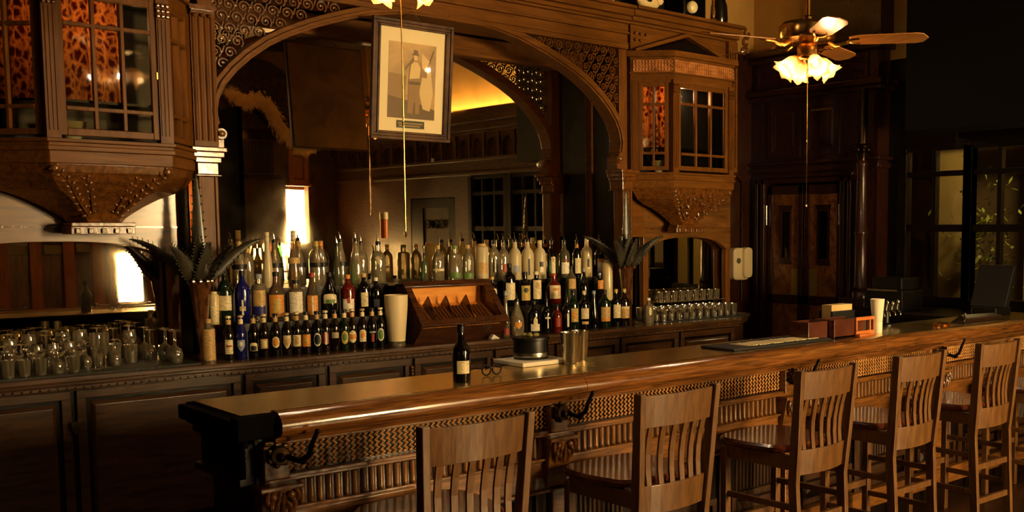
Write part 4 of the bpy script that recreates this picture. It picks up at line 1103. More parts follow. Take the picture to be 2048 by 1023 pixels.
def bottle(label, x, y, z, H, R, style, glass, lab=None, mark=None, cap=None, neck=None, spout=False, group=None, cat='bottle', name='bottle', fill=None):
    t = thing(name, label, cat, (x, y, z), group=group)
    mb = MB(); mb.lathe([(r * R, h * H) for r, h in PROF[style]], (x, y, z), 18); mb.build('glass_body', G[glass], t, smooth=True)
    pr = PROF[style]; rn = pr[-2][0] * R; zt = pr[-1][1] * H
    if lab:
        c, z0, z1, tm, sh = lab; mb = MB(); label_patch(mb, x, y, R, z + (z0 + z1) / 2 * H, (z1 - z0) * H, tm, sh)
        lo = mb.build('paper_label', paper(c), t, smooth=True)
        if mark:
            c2, m0, m1, tm2, sh2 = mark; mb = MB(); label_patch(mb, x, y, R, z + (m0 + m1) / 2 * H, (m1 - m0) * H, tm2, sh2, .0018); mb.build('label_mark', paper(c2), lo, smooth=True)
    if fill:
        c, f = fill; mb = MB(); pp = [(r * R * .95, h * H) for r, h in pr if h <= f + 1e-6]; pp.append((0, f * H)); 
        pp[0] = (0, .012); mb.lathe([(r, max(h, .012)) for r, h in pp], (x, y, z), 16); mb.build('liquid', G[c], t, smooth=True)
    if neck:
        mb = MB(); mb.lathe([(rn * 1.12, zt * .82), (rn * 1.12, zt * .93)], (x, y, z), 12); mb.build('neck_label', paper(neck), t, smooth=True)
    mb = MB()
    if spout:
        mb.lathe([(0, zt - .01), (rn * 1.1, zt - .005), (rn * 1.1, zt + .012), (rn * .5, zt + .018), (0, zt + .02)], (x, y, z), 10); mb.build('cap', BLACKP, t, smooth=True)
        mb = MB(); mb.tube([Vector((x, y, z + zt + .015)), Vector((x - .002, y, z + zt + .04)), Vector((x - .012, y - .004, z + zt + .062))], [.006, .004, .003], 7); mb.build('pour_spout', SPOUT, t, smooth=True)
    else:
        cm = paper(cap) if isinstance(cap, tuple) else (cap or BLACKP)
        k = 1.25 if style == 'beer' else 1.12; h = .03 if style == 'beer' else .07
        mb.lathe([(rn * k, zt - h * H), (rn * k, zt + .004), (0, zt + .006)], (x, y, z), 12); mb.build('cap', cm, t, smooth=True)
    return t
ZB, ZL, ZR = .971, 1.156, 1.336          # counter, middle step, back step
# front row of beers: (x, label, mark, words)
GB = 'beer bottles along the front of the left group'
beers = [
    (2.205, 'brown', (CREAM, .14, .46, .75, 'rect'), (REDL, .30, .34, .5, 'rect'), 'with a tall cream label, next to the speckled bottle'),
    (2.268, 'blue', (SIL, .18, .44, .7, 'shield'), (WHT, .30, .40, .3, 'oval'), 'with a pale oval over blue shield label'),
    (2.334, 'black', (CREAM, .17, .36, .7, 'arch'), (BLK, .18, .29, .5, 'arch'), 'with a thin arched cream label and long bright neck'),
    (2.397, 'brown', (TAN, .20, .42, .7, 'rect'), (CREAM, .24, .38, .4, 'rect'), 'with a square tan label edged in cream'),
    (2.460, 'brown', (CREAM, .20, .46, .75, 'oval'), (ORG, .24, .42, .55, 'oval'), 'with a round orange label in a cream ring'),
    (2.522, 'brown', (CREAM, .16, .47, .75, 'shield'), (TAN, .22, .40, .55, 'shield'), 'with a pointed cream shield label'),
    (2.585, 'brown', (CREAM, .19, .46, .8, 'rect'), (TAN, .24, .42, .3, 'rect'), 'with a broad cream label striped in tan'),
    (2.638, 'brown', (ORG, .17, .46, .85, 'rect'), (GOLD, .26, .38, .3, 'oval'), 'with a solid orange rectangular label'),
    (2.700, 'black', (WHT, .16, .48, .75, 'oval'), (BLK, .20, .44, .6, 'oval'), 'with a white ring around a black oval label'),
    (2.757, 'brown', (REDL, .2, .46, .5, 'rect'), (WHT, .18, .48, .2, 'rect'), 'with a narrow red label split by white'),
    (2.812, 'brown', (TAN, .32, .46, .7, 'rect'), (SIL, .34, .42, .4, 'rect'), 'with a short high tan and grey label'),
    (2.868, 'dkgreen', (GOLD, .16, .48, .75, 'oval'), (GRN, .24, .42, .45, 'oval'), 'with a green-gold double oval label'),
    (2.924, 'brown', (CREAM, .17, .47, .8, 'oval'), (ORG, .26, .38, .7, 'rect'), 'with a large cream oval crossed by orange'),
    (2.985, 'brown', (CREAM, .18, .48, .7, 'arch'), (ORG, .28, .42, .4, 'oval'), 'with a rounded peach and cream label'),
    (3.045, 'black', (SIL, .38, .42, .7, 'rect'), (REDL, .16, .36, .25, 'rect'), 'of dark clear glass with a thin silver band and red strip'),
    (3.105, 'black', (WHT, .16, .48, .7, 'oval'), (GRN, .20, .44, .55, 'oval'), 'with a white ring quartered in green, beside the cream pitcher')]
for i, (x, g, lb, mk, words) in enumerate(beers):
    bottle('small dark beer bottle ' + words, x, 5.80 - .006 * (i % 3), ZB, .243, .0285, 'beer', g, lb, mk, (CREAM if i % 3 == 0 else (TAN if i % 4 == 1 else BLK)), group=GB, neck=(CREAM if i % 2 else TAN))
bottle('squarish clear bottle with a tall speckled tan label, left end of the beers', 2.10, 5.80, ZB, .245, .034, 'sq', 'clear', (TAN, .04, .72, 1.1, 'rect'), None, TAN)
GM = 'spirit bottles on the middle step, left group'
mid = [
    (2.195, .18, .026, 'tube', 'milk', (CREAM, .05, .6, 1.0, 'rect'), None, CREAM, 'pale cream tube bottle half hidden behind the left vase'),
    (2.255, .315, .040, 'round', 'dkgreen', (CREAM, .24, .50, .95, 'rect'), None, BLK, 'dark green bottle with a plain cream square label'),
    (2.352, .31, .040, 'liq', 'blue', (GOLD, .22, .30, .4, 'rect'), (WHT, .14, .42, .12, 'rect'), BLK, 'cobalt blue bottle with a pale gold cross mark'),
    (2.446, .29, .040, 'sq', 'clear', (TAN, .32, .62, .9, 'rect'), ((30, 30, 110), .12, .30, .9, 'rect'), SIL, 'clear bottle with a tan label over a deep blue one'),
    (2.545, .30, .047, 'squat', 'amber', (ORG, .08, .50, .95, 'rect'), (GOLD, .16, .42, .35, 'rect'), BLK, 'wide amber whisky bottle with a big orange label and dark shoulders'),
    (2.660, .245, .045, 'sq', 'gold', (WHT, .16, .66, .9, 'rect'), None, BLK, 'squat golden bottle with a white label and black cap'),
    (2.760, .285, .040, 'bulb', 'amber', (ORG, .08, .48, .8, 'rect'), (WHT, .1, .46, .1, 'rect'), REDL, 'reddish amber flask-like bottle with an orange label'),
    (2.868, .285, .050, 'bulb', 'black', (CREAM, .30, .50, .8, 'arch'), (GRN, .30, .38, .5, 'rect'), BLK, 'round-shouldered black bottle with an arched cream and green label'),
    (2.985, .265, .042, 'liq', 'red', (WHT, .10, .40, .85, 'rect'), (REDL, .30, .42, .2, 'rect'), ORG, 'dark red bottle with a copper neck and white label'),
    (3.090, .270, .042, 'liq', 'black', (CREAM, .20, .52, .5, 'rect'), None, TAN, 'black bottle with a slanting cream label, behind the ring-labelled beers'),
    (3.170, .240, .036, 'liq', 'black', (SIL, .2, .4, .5, 'rect'), None, WHT, 'black bottle with a white stopper right behind the cream pitcher')]
for x, H, R, st, g, lb, mk, cp, w_ in mid: bottle(w_, x, 5.965, ZL, H, R, st, g, lb, mk, cp, group=GM)
GK = 'clear bottles on the back step, left group'
back = [
    (2.42, .285, .040, 'cone', 'clear', BLK, TAN, False, 'clear cone-shouldered bottle with a black band, leftmost of those that have one', None),
    (2.50, .27, .036, 'liq', 'clear', None, GOLD, False, 'plain clear bottle with a gilt neck between the first two black-banded ones', ('gold', .55)),
    (2.585, .34, .030, 'slim', 'frost', None, CREAM, False, 'tall slender pale bottle rising above the left group', None),
    (2.665, .285, .040, 'cone', 'clear', BLK, TAN, True, 'clear black-banded bottle with a chrome pourer, beside the tall slender pale bottle', None),
    (2.745, .35, .034, 'slim', 'gold', (204, 164, 98), CREAM, False, 'tallest pale golden slender bottle in front of the bright window reflection', None),
    (2.815, .285, .040, 'cone', 'clear', BLK, TAN, False, 'clear black-banded bottle just right of the tallest golden bottle', ('gold', .4)),
    (2.885, .285, .040, 'cone', 'clear', BLK, GOLD, False, 'clear black-banded bottle with a golden neck, in the middle of the left back row', None),
    (2.955, .285, .040, 'cone', 'clear', BLK, ORG, False, 'clear black-banded bottle with an orange foil neck', None),
    (3.02, .255, .024, 'slim', 'green', None, GRN, True, 'thin green bottle squeezed between two black-banded ones', None),
    (3.085, .285, .042, 'cone', 'clear', BLK, TAN, True, 'clear black-banded bottle with pourer, rightmost of those that have a band', ('lime', .3)),
    (3.145, .29, .040, 'cone', 'clear', None, SIL, True, 'clear bottle half full of bright green liquid, without any band', ('lime', .5)),
    (3.225, .27, .040, 'round', 'clear', None, SIL, True, 'clear bottle of green liquid with a bright chrome pourer', ('lime', .45))]
for i_, (x, H, R, st, g, bd, cp, sp, w_, fl) in enumerate(back):
    lb = (bd, .40, .50, 1.5, 'rect') if bd else None
    bottle(w_, x, 6.165 + .085 * (i_ % 2), ZR, H, R, st, g, lb, None, cp, spout=sp, group=GK, fill=fl, neck=None if sp else cp)
bottle('round-shouldered bottle of vivid green liquid, right end of the left back row', 3.305, 6.18, ZR, .27, .047, 'round', 'clear', None, None, SIL, spout=True, fill=('lime', .5), group=GK)
# right group
GR = 'bottles on the back step, right group'
rb = [
    (3.67, .20, .026, 'liq', 'green', None, None, WHT, True, 'small green bottle with a pourer at the left end of the right back row'),
    (3.775, .265, .040, 'round', 'clear', (CREAM, .3, .36, 1.2, 'rect'), None, GOLD, False, 'clear bottle with a gilt capsule behind the cigar box, left of the wide-necked one'),
    (3.905, .265, .044, 'sq', 'clear', (GRN, .1, .25, .9, 'rect'), None, (120, 140, 60), False, 'clear bottle with a wide green-gold capsule above the cigar box'),
    (4.01, .265, .040, 'round', 'clear', (GRN, .08, .22, .9, 'rect'), (WHT, .3, .6, .2, 'rect'), TAN, False, 'clear bottle with tan capsule and green base above the cigar box'),
    (4.125, .26, .045, 'tube', 'frost', (TAN, .2, .5, .8, 'rect'), None, TAN, False, 'broad frosted tan bottle at the right edge of the cigar box'),
    (4.225, .30, .040, 'round', 'clear', (BLK, .2, .5, .4, 'rect'), (WHT, .2, .5, .12, 'rect'), BLK, False, 'clear bottle with a black neck and white ball stopper'),
    (4.305, .29, .038, 'round', 'clear', (REDL, .2, .4, .3, 'rect'), None, SIL, True, 'clear bottle with a small dark red label and pourer'),
    (4.405, .295, .045, 'round', 'frost', (SIL, .18, .34, .5, 'rect'), None, SIL, True, 'first of three frosted round-shouldered bottles, with grey-blue label'),
    (4.515, .295, .045, 'round', 'frost', (BLK, .1, .5, .15, 'rect'), None, SIL, True, 'middle of the three frosted round-shouldered bottles, with thin dark lettering strip'),
    (4.625, .295, .045, 'round', 'frost', (BLK, .3, .42, .3, 'rect'), (WHT, .16, .28, .3, 'rect'), CREAM, False, 'last of the three frosted round-shouldered bottles, cream stopper'),
    (4.735, .285, .040, 'liq', 'teal', (CREAM, .12, .55, .4, 'rect'), (TAN, .42, .53, .25, 'oval'), SIL, True, 'teal-green bottle with a narrow upright cream label'),
    (4.85, .285, .040, 'liq', 'green', (WHT, .10, .40, .8, 'rect'), (REDL, .42, .50, .3, 'oval'), TAN, True, 'bright green bottle with a white label and red seal'),
    (4.97, .285, .034, 'liq', 'black', (CREAM, .1, .5, .7, 'rect'), None, ORG, True, 'dark bottle with an orange neck label and tall cream label'),
    (5.065, .31, .042, 'liq', 'milk', (CREAM, .2, .5, .4, 'rect'), (BLK, .24, .44, .2, 'rect'), WHT, False, 'tall milky white bottle with small dark lettering'),
    (5.19, .28, .037, 'liq', 'black', (WHT, .12, .48, .7, 'rect'), (ORG, .38, .48, .5, 'rect'), ORG, True, 'black bottle with an orange-topped white label, rightmost of the back row')]
for x, H, R, st, g, lb, mk, cp, sp, w_ in rb: bottle(w_, x, 6.235, ZR - .015, H, R, st, g, lb, mk, cp, spout=sp, group=GR, neck=(ORG if cp is ORG else None))
GS = 'bottles on the middle step, right group'
rm = [
    (4.10, .22, .038, 'round', 'brown', (CREAM, .2, .6, .8, 'arch'), None, TAN, 'small brown bottle with an arched cream label next to the cigar box'),
    (4.245, .315, .044, 'liq', 'black', (CREAM, .14, .52, .8, 'rect'), (WHT, .16, .5, .12, 'rect'), BLK, 'black wine-shaped bottle with a large cream label, on the right middle step'),
    (4.375, .25, .042, 'sq', 'brown', (GOLD, .14, .56, .8, 'rect'), (BLK, .36, .50, .4, 'oval'), BLK, 'dark square bottle with a greyish gold label'),
    (4.475, .25, .040, 'sq', 'black', (CREAM, .16, .70, .8, 'rect'), (TAN, .45, .62, .4, 'oval'), CREAM, 'dark bottle with a bright cream label and tan oval'),
    (4.63, .23, .055, 'squat', 'red', (CREAM, .16, .58, .8, 'rect'), (ORG, .4, .5, .4, 'oval'), REDL, 'wide squat dark red bottle with a broad cream label and red capsule'),
    (4.79, .28, .040, 'round', 'green', (TAN, .36, .62, .7, 'rect'), None, BLK, 'green bottle with a tan label high up, on the right middle step'),
    (4.91, .26, .036, 'bulb', 'black', (BLK, .2, .3, .3, 'rect'), None, SIL, 'black bulbous bottle with twisted metal neck'),
    (5.06, .22, .038, 'round', 'brown', (ORG, .4, .7, .6, 'rect'), None, SIL, 'small dark bottle with an orange label below the milky one'),
    (5.14, .305, .040, 'tube', 'milk', None, None, CREAM, 'plain pale cream cylinder bottle beside the right vase')]
for x, H, R, st, g, lb, mk, cp, w_ in rm: bottle(w_, x, 6.08, ZL - .01, H, R, st, g, lb, mk, cp, group=GS)
GF = 'bottles on the counter, right group'
rf = [
    (3.995, .315, .026, 'slim', 'gold', (REDL, .05, .18, .6, 'rect'), None, SIL, False, 'tall slim greenish-gold bottle with a red foot, beside the cigar box'),
    (4.085, .25, .048, 'bulb', 'clear', (ORG, .2, .38, .5, 'shield'), None, SIL, True, 'clear decanter with an orange star-like label'),
    (4.225, .24, .042, 'liq', 'black', (WHT, .1, .3, .8, 'rect'), (CREAM, .2, .5, .35, 'oval'), BLK, False, 'black bottle with a white square and round label'),
    (4.33, .24, .037, 'round', 'black', (WHT, .42, .47, .5, 'rect'), (WHT, .15, .55, .1, 'rect'), BLK, True, 'black bottle with a small white cross mark'),
    (4.42, .20, .034, 'round', 'red', (REDL, .2, .5, .5, 'rect'), None, BLK, False, 'small dark red bottle between the cross-marked and white-striped ones'),
    (4.505, .245, .034, 'liq', 'black', (WHT, .14, .52, .22, 'rect'), None, BLK, True, 'black bottle with a bright narrow white stripe'),
    (4.60, .30, .040, 'liq', 'dkgreen', (GOLD, .20, .52, .85, 'rect'), (ORG, .28, .44, .3, 'rect'), BLK, False, 'deep green bottle with a golden yellow label on the counter'),
    (4.70, .29, .037, 'liq', 'black', (CREAM, .26, .52, .85, 'rect'), (TAN, .13, .20, .7, 'rect'), CREAM, False, 'dark wine bottle with a cream label above a small tan one'),
    (4.79, .28, .030, 'slim', 'black', None, None, SIL, False, 'slender black bottle without a label in front of the beaded neck'),
    (4.89, .29, .044, 'liq', 'dkgreen', (TAN, .18, .52, .9, 'rect'), (ORG, .16, .24, .85, 'rect'), BLK, False, 'dark bottle with a wide tan label, third from the right on the counter'),
    (5.00, .29, .036, 'liq', 'black', (CREAM, .22, .56, .85, 'rect'), None, GOLD, False, 'dark bottle with a tall pale grey-cream label, second from the right on the counter'),
    (5.08, .29, .040, 'liq', 'brown', (TAN, .20, .50, .95, 'rect'), (CREAM, .44, .5, .9, 'rect'), GOLD, False, 'brown bottle with a peach-tan label just left of the right vase')]
for x, H, R, st, g, lb, mk, cp, sp, w_ in rf: bottle(w_, x, 5.77 if x < 4.55 else 5.82, ZB, H, R, st, g, lb, mk, cp, spout=sp, group=GF)
bottle('clear flask with a white rag stopper at the left edge of the tumblers', 5.36, 5.86, ZB, .20, .040, 'liq', 'clear', (CREAM, .3, .6, .3, 'oval'), None, WHT)
t = thing('glass_jar', 'large clear ribbed glass jar behind the right vase', 'jar', (5.315, 6.32, 1.155))
mb = MB(); mb.lathe([(0, 0), (.060, 0), (.065, .01), (.065, .27), (.055, .29), (.058, .30), (.058, .32)], (5.315, 6.32, 1.155), 22); mb.build('jar_body', GLASS, t, smooth=True)
mb = MB(); [mb.lathe([(.004, 0), (.004, .26)], (5.315 + .066 * math.cos(k * .52), 6.32 + .066 * math.sin(k * .52), 1.16), 5) for k in range(12)]; mb.build('rib', G['clear'], t, smooth=True)
tag(MB().box(5.25, 5.375, 6.25, 6.39, .971, 1.153).build('jar_stand', W_BLACK, bevel=.004), 'small black stand under the ribbed glass jar', 'stand')

# ================================================================== GLASSES
def wine(inv=False):
    p = [(.030, .0), (.031, .002), (.006, .006), (.0035, .012), (.0035, .075), (.008, .082), (.026, .098), (.034, .118), (.034, .140), (.029, .168)]
    if inv: p = [(r, .168 - h) for r, h in p]
    return p
PG = {'wine_glass': wine(), 'upturned_wine_glass': wine(True),
      'tumbler': [(0, .004), (.026, .002), (.028, .0), (.032, .05), (.035, .095), (.0335, .095), (.030, .05), (.025, .008), (0, .008)],
      'coupe_glass': [(.030, .0), (.030, .002), (.005, .005), (.003, .01), (.003, .07), (.02, .082), (.042, .10), (.046, .118)],
      'flute_glass': [(.027, .0), (.027, .002), (.004, .005), (.003, .01), (.003, .06), (.012, .075), (.021, .12), (.020, .185)]}
GO = {}
def glass(kind, x, y, z, label, group, s=1.0):
    if kind not in GO:
        mb = MB(); mb.lathe(PG[kind], (0, 0, 0), 16); o = mb.build(kind, GLASS, None, smooth=True); GO[kind] = o; first = True
    else: o = GO[kind].copy(); COL.objects.link(o)
    o.location = (x, y, z); o.scale = (s, s, s); o.rotation_euler = (0, 0, 0)
    return tag(o, label, 'glass', group)
R = random.Random(11)
tag(MB().box(.95, 2.02, 5.70, 6.24, .9705, .980).build('rubber_mat', noisy('black_green_rubber_mat', (16, 18, 12), (30, 34, 22), .5, (40, 40, 40), 3, bump=.5)), 'black rubber drying mat under the stemware', 'mat')
tag(MB().box(5.44, 6.44, 5.80, 6.12, .9705, .978).build('tumbler_mat', BLACKR), 'thin black mat under the small tumblers on the right', 'mat')
kinds = ['wine_glass', 'upturned_wine_glass', 'tumbler', 'coupe_glass', 'flute_glass']
rows = [(6.13, 1.10, 1.98, 'upturned_wine_glass', 1.12, 'upturned wine glass in the back row by the left low mirror'), (6.05, 1.08, 1.86, 'wine_glass', 1.0, 'upright wine glass in the second row from the left mirror'),
        (5.975, 1.06, 1.84, 'tumbler', 1.1, 'short tumbler in the third row of the left glasses'), (5.90, 1.04, 1.78, 'upturned_wine_glass', .85, 'small upturned wine glass in the fourth row of the left glasses'),
        (5.83, 1.03, 1.62, 'coupe_glass', 1.0, 'wide coupe glass in the fifth row of the left glasses'), (5.76, 1.02, 1.52, 'tumbler', .9, 'small tumbler along the front of the left glasses')]
for y, a, b, k, s, w_ in rows:
    p = .088 if k == 'coupe_glass' else (.070 if s < 1 else .078); n = int((b - a) / p)
    for i in range(n):
        kk = k; q = R.random()
        if k == 'tumbler' and q < .3: kk = 'upturned_wine_glass'
        elif k == 'wine_glass' and q < .35: kk = 'coupe_glass' if q < .15 else 'upturned_wine_glass'
        elif k == 'upturned_wine_glass' and q < .25: kk = 'wine_glass'
        where = w_.split('glass ')[-1] if 'glass ' in w_ else w_.split('tumbler ')[-1]
        glass(kk, a + p * i + R.uniform(-.003, .003), y + R.uniform(-.004, .004), .981, kk.replace('_', ' ') + ' ' + where, 'left counter ' + kk.replace('_', ' ') + ' ' + where, s * R.uniform(.9, 1.0) if kk != 'coupe_glass' else .85)
for i, (x, y) in enumerate([(1.93, 5.80), (1.945, 5.87), (1.93, 5.94), (1.945, 6.015), (1.86, 5.98)]):
    glass('upturned_wine_glass', x + .0, y, .981, ['front-most upturned wine glass of the file beside the left vase', 'second upturned wine glass of the file beside the left vase', 'third upturned wine glass of the file beside the left vase', 'rear-most upturned wine glass of the file beside the left vase', 'upturned wine glass just left of the rear of the file beside the left vase'][i], 'file of upturned wine glasses', 1.0)
glass('flute_glass', 1.28, 5.80 - .0, .981, 'left one of the two flute glasses rising from the front of the left glasses', 'two flutes', 1.0).location = (1.545, 5.80, .981)
glass('flute_glass', 1.0, 5.8, .981, 'right one of the two flute glasses rising from the front of the left glasses', 'two flutes', 1.0).location = (1.60, 5.83, .981)
for r, (y, w_) in enumerate(((6.10, 'small tumbler in the back row on the right counter'), (6.01, 'small tumbler in the middle row on the right counter'), (5.92, 'small tumbler in the front row on the right counter'))):
    for i in range(12 if r else 11): glass('tumbler', 5.49 + .080 * i + .02 * (r % 2), y, .979, w_, 'right counter tumblers, ' + w_.split(' in the ')[1].split(' on ')[0], .95)
for r, (y, w_) in enumerate(((6.11, 'wine glass standing behind the tumblers, tight against the right low mirror'), (5.845, 'stubby coupe glass along the very front of the right tumblers'))):
    if r: 
        for i in range(7): glass('coupe_glass', 5.50 + .098 * i, y, .979, w_, 'right counter coupes', .72)
t = thing('cup_shelf', 'narrow glass shelf of small cups over the right tumblers', 'shelf', (5.97, 6.12, 1.09))
mb = MB(); mb.box(5.66, 6.42, 6.05, 6.17, 1.098, 1.104); mb.build('glass_plate', GLASS, t)
mb = MB(); [mb.box(x - .006, x + .006, 6.150, 6.165, .979, 1.098) for x in (5.67, 6.41)]; mb.build('support', STEEL, t)
for i in range(9): glass('tumbler', 5.71 + .082 * i, 6.11, 1.105, 'small cup lined up on the narrow glass shelf over the right tumblers', 'cups on the glass shelf', .8)

# ================================================================== VASES WITH AGAVE
AG = noisy('dried_agave_leaf', (34, 31, 22), (64, 58, 40), .42, (4, 4, 1.5), 4, coat=.2)
VS = noisy('brown_cut_vase', (60, 34, 18), (104, 64, 34), .15, (10, 10, 3), 4, coat=.8)
def agave(label, x, y, left):
    t = thing('agave_vase', label, 'vase', (x, y, .972))
    mb = MB(); mb.lathe([(0, 0), (.038, 0), (.040, .01), (.022, .03), (.020, .06), (.030, .16), (.046, .33), (.058, .41), (.062, .425), (.055, .425), (.040, .33), (0, .2)], (x, y, .972), 12)
    mb.build('vase', VS, t)
    mb = MB()
    for k in range(10): mb.blob((x + .060 * math.cos(k * PI / 5), y + .060 * math.sin(k * PI / 5), 1.397), .013, .013, .016, 6, 4)
    mb.build('rim', VS, t, smooth=True)
    leaves = [(-1.9, .62, .0, .046, .10), (2.7, .36, .75, .040, 1.0), (-.2, .36, .75, .040, 1.0), (1.2, .30, .42, .045, .6), (-1.4, .27, .34, .050, .5), (3.6, .28, .6, .045, .8), (-.9, .28, .6, .042, .8), (4.4, .30, .2, .046, .4), (2.2, .2, .34, .04, .4), (.7, .22, .3, .04, .4)]
    for az, ln, out, w_, curl in leaves:
        ca, sa = math.cos(az), math.sin(az); n = 14; L_, C_, R_ = [], [], []
        for i in range(n + 1):
            f = i / n; o_ = out * ln * (f ** .8) * (1 + .25 * curl * f); h = .42 + ln * (f - .34 * curl * f ** 2.4) if out else .40 + ln * f
            ww = w_ * 1.15 * (min(1, .55 + 3 * f)) * (1 - f) ** .75 + .0012; ww *= 1.0 if i % 2 else .86
            c = Vector((x + ca * o_, y + sa * o_, .972 + h)); s_ = Vector((-sa, ca, 0))
            if out > .5: tn = Vector((ca * out, sa * out, 1 - .8 * curl * f * 1.4)).normalized(); s_ = s_ * .45 + tn.cross(s_) * .89
            L_.append(c + s_ * ww + Vector((ca, sa, 0)) * ww * .35); R_.append(c - s_ * ww + Vector((ca, sa, 0)) * ww * .35); C_.append(c)
        mb = MB(); a = [mb.bm.verts.new(p) for p in L_]; b = [mb.bm.verts.new(p) for p in C_]; c2 = [mb.bm.verts.new(p) for p in R_]
        for i in range(n): mb.bm.faces.new((a[i], a[i + 1], b[i + 1], b[i])); mb.bm.faces.new((b[i], b[i + 1], c2[i + 1], c2[i]))
        for P in (L_, R_):                                       # marginal teeth
            for i in range(1, n):
                d = (P[i] - C_[i]).normalized(); mb.face([P[i] - Vector((0, 0, .007)), P[i] + d * .013 + Vector((0, 0, .006)), P[i] + Vector((0, 0, .007))])
        mb.build('agave_leaf', AG, t, smooth=True, thick=.003)
agave('brown cut vase of spiky dried agave leaves left of the bottles', 2.12, 5.95, True)
agave('brown vase of spiky dried agave leaves between the right bottles and tumblers', 5.215, 5.95, False)

# ================================================================== COUNTER OBJECTS
t = thing('pitcher', 'tall cream plastic beaker between the beers and the cigar box', 'pitcher', (3.205, 5.785, ZB))
mb = MB(); mb.lathe([(0, .03), (.050, .03), (.056, .10), (.068, .24), (.070, .312), (.066, .312), (.062, .24), (0, .20)], (3.205, 5.785, ZB), 28); mb.build('body', WHITEP, t, smooth=True)
mb = MB(); mb.lathe([(0, 0), (.050, 0), (.052, .005), (.050, .028), (0, .028)], (3.205, 5.785, ZB), 24); mb.build('clear_base', GLASS, t, smooth=True)
# cigar box
hb = thing('cigar_box', 'dark wooden cigar display box with slanted glass lid', 'cigar box', (3.66, 5.86, ZB))
CW = noisy('cigar_box_mahogany', (54, 30, 16), (84, 48, 25), .25, (1.5, 8, 8), 5, coat=.5); CI = noisy('cedar_lining', (236, 156, 66), (250, 178, 86), .5, (1.5, 9, 9), 4)
xa, xb = 3.33, 3.965; prof = [(5.80, ZB), (5.705, 1.085), (5.925, 1.335), (6.02, 1.335), (6.02, ZB)]
for x0, x1 in ((xa, xa + .018), (xb - .018, xb)):
    mb = MB(); mb.prism([(x0, y, z) for y, z in prof], (x1 - x0, 0, 0)); mb.build('side_board', CW, hb, bevel=.003)
mb = MB(); mb.box(xa, xb, 6.005, 6.02, ZB, 1.335); mb.box(xa, xb, 5.93, 6.02, 1.32, 1.335); mb.box(xa + .01, xb - .01, 5.80, 6.0, ZB, ZB + .015)
mb.prism([(xa, 5.80, ZB), (xa, 5.705, 1.07), (xa, 5.720, 1.07), (xa, 5.815, ZB)], (xb - xa, 0, 0)); mb.build('carcass', CW, hb)
MB().box(xa + .02, xb - .02, 5.99, 6.004, 1.10, 1.32).build('lining', CI, hb)
MB().prism([(xa + .02, 5.73, 1.05), (xa + .02, 5.99, 1.20), (xa + .02, 5.99, 1.18), (xa + .02, 5.75, 1.03)], (xb - xa - .04, 0, 0)).build('tray', CI, hb)
ud = Vector((0, .22, .25)).normalized(); nd = Vector((0, -ud.z, ud.y)); o0 = Vector((0, 5.705, 1.085)); Ls = math.hypot(.22, .25)
def slp(x, s, d): return Vector((x, 0, 0)) + o0 + ud * s + nd * d
def sbar(mb, x0, x1, s0, s1, d0, d1):
    mb.loft([[slp(x0, s0, d), slp(x1, s0, d), slp(x1, s1, d), slp(x0, s1, d)] for d in (d0, d1)])
mb = MB(); sbar(mb, xa - .004, xb + .004, -.012, .038, 0, .018); sbar(mb, xa - .004, xb + .004, Ls - .035, Ls + .01, 0, .018); sbar(mb, xa - .004, xa + .04, .038, Ls - .035, 0, .018); sbar(mb, xb - .04, xb + .004, .038, Ls - .035, 0, .018)
mb.build('lid_frame', CW, hb, bevel=.003)
mb = MB(); sbar(mb, xa + .04, xb - .04, .04, Ls - .035, .004, .007); mb.build('lid_glass', thin_glass('clean_lid_glass', (250, 246, 236), .08), hb)
for x in (3.49, 3.62, 3.77):
    mb = MB(); mb.prism([(x, 5.76, 1.06), (x, 5.90, 1.255), (x, 5.96, 1.20), (x, 5.96, 1.06)], (.008, 0, 0)); mb.build('divider', CW, hb)
mb = MB(); mb.blob(slp(3.71, .02, .024), .007, .007, .007); mb.build('knob', BRASS, hb, smooth=True)
CG = [principled('cigar_leaf', (96, 56, 26), .6), principled('cigar_gold_band', (206, 164, 70), .4), principled('cigar_silver_tube', (180, 180, 180), .25, 1.0)]
R = random.Random(4)
cells = [(3.37, 3.48, 0, 4, 'leftmost'), (3.505, 3.61, 1, 4, 'second'), (3.635, 3.76, 0, 5, 'third'), (3.79, 3.90, 0, 4, 'rightmost')]
for x0, x1, mi, n, w_ in cells:
    for k in range(n):
        x = x0 + (x1 - x0) * (k + .5) / n
        o = MB().tube([Vector((x, 5.755, 1.075)), Vector((x, 5.80, 1.115)), Vector((x, 5.90, 1.185))], .0095, 8).build('cigar', CG[2] if (w_ == 'leftmost' and k % 2) else CG[0], None, smooth=True)
        tag(o, 'cigar in the %s compartment of the glass-lidded box' % w_, 'cigar', 'cigars in the %s compartment' % w_)
        MB().tube([Vector((x, 5.78, 1.0965)), Vector((x, 5.795, 1.1105))], .0102, 8).build('band', CG[1], o, smooth=True)
t = MB().prism([(3.83, 5.70, ZB), (3.90, 5.70, ZB), (3.862, 5.715, 1.0)], (0, .03, 0)).build('folded_card', paper(WHT)); tag(t, 'small white folded card at the right foot of the cigar box', 'card')
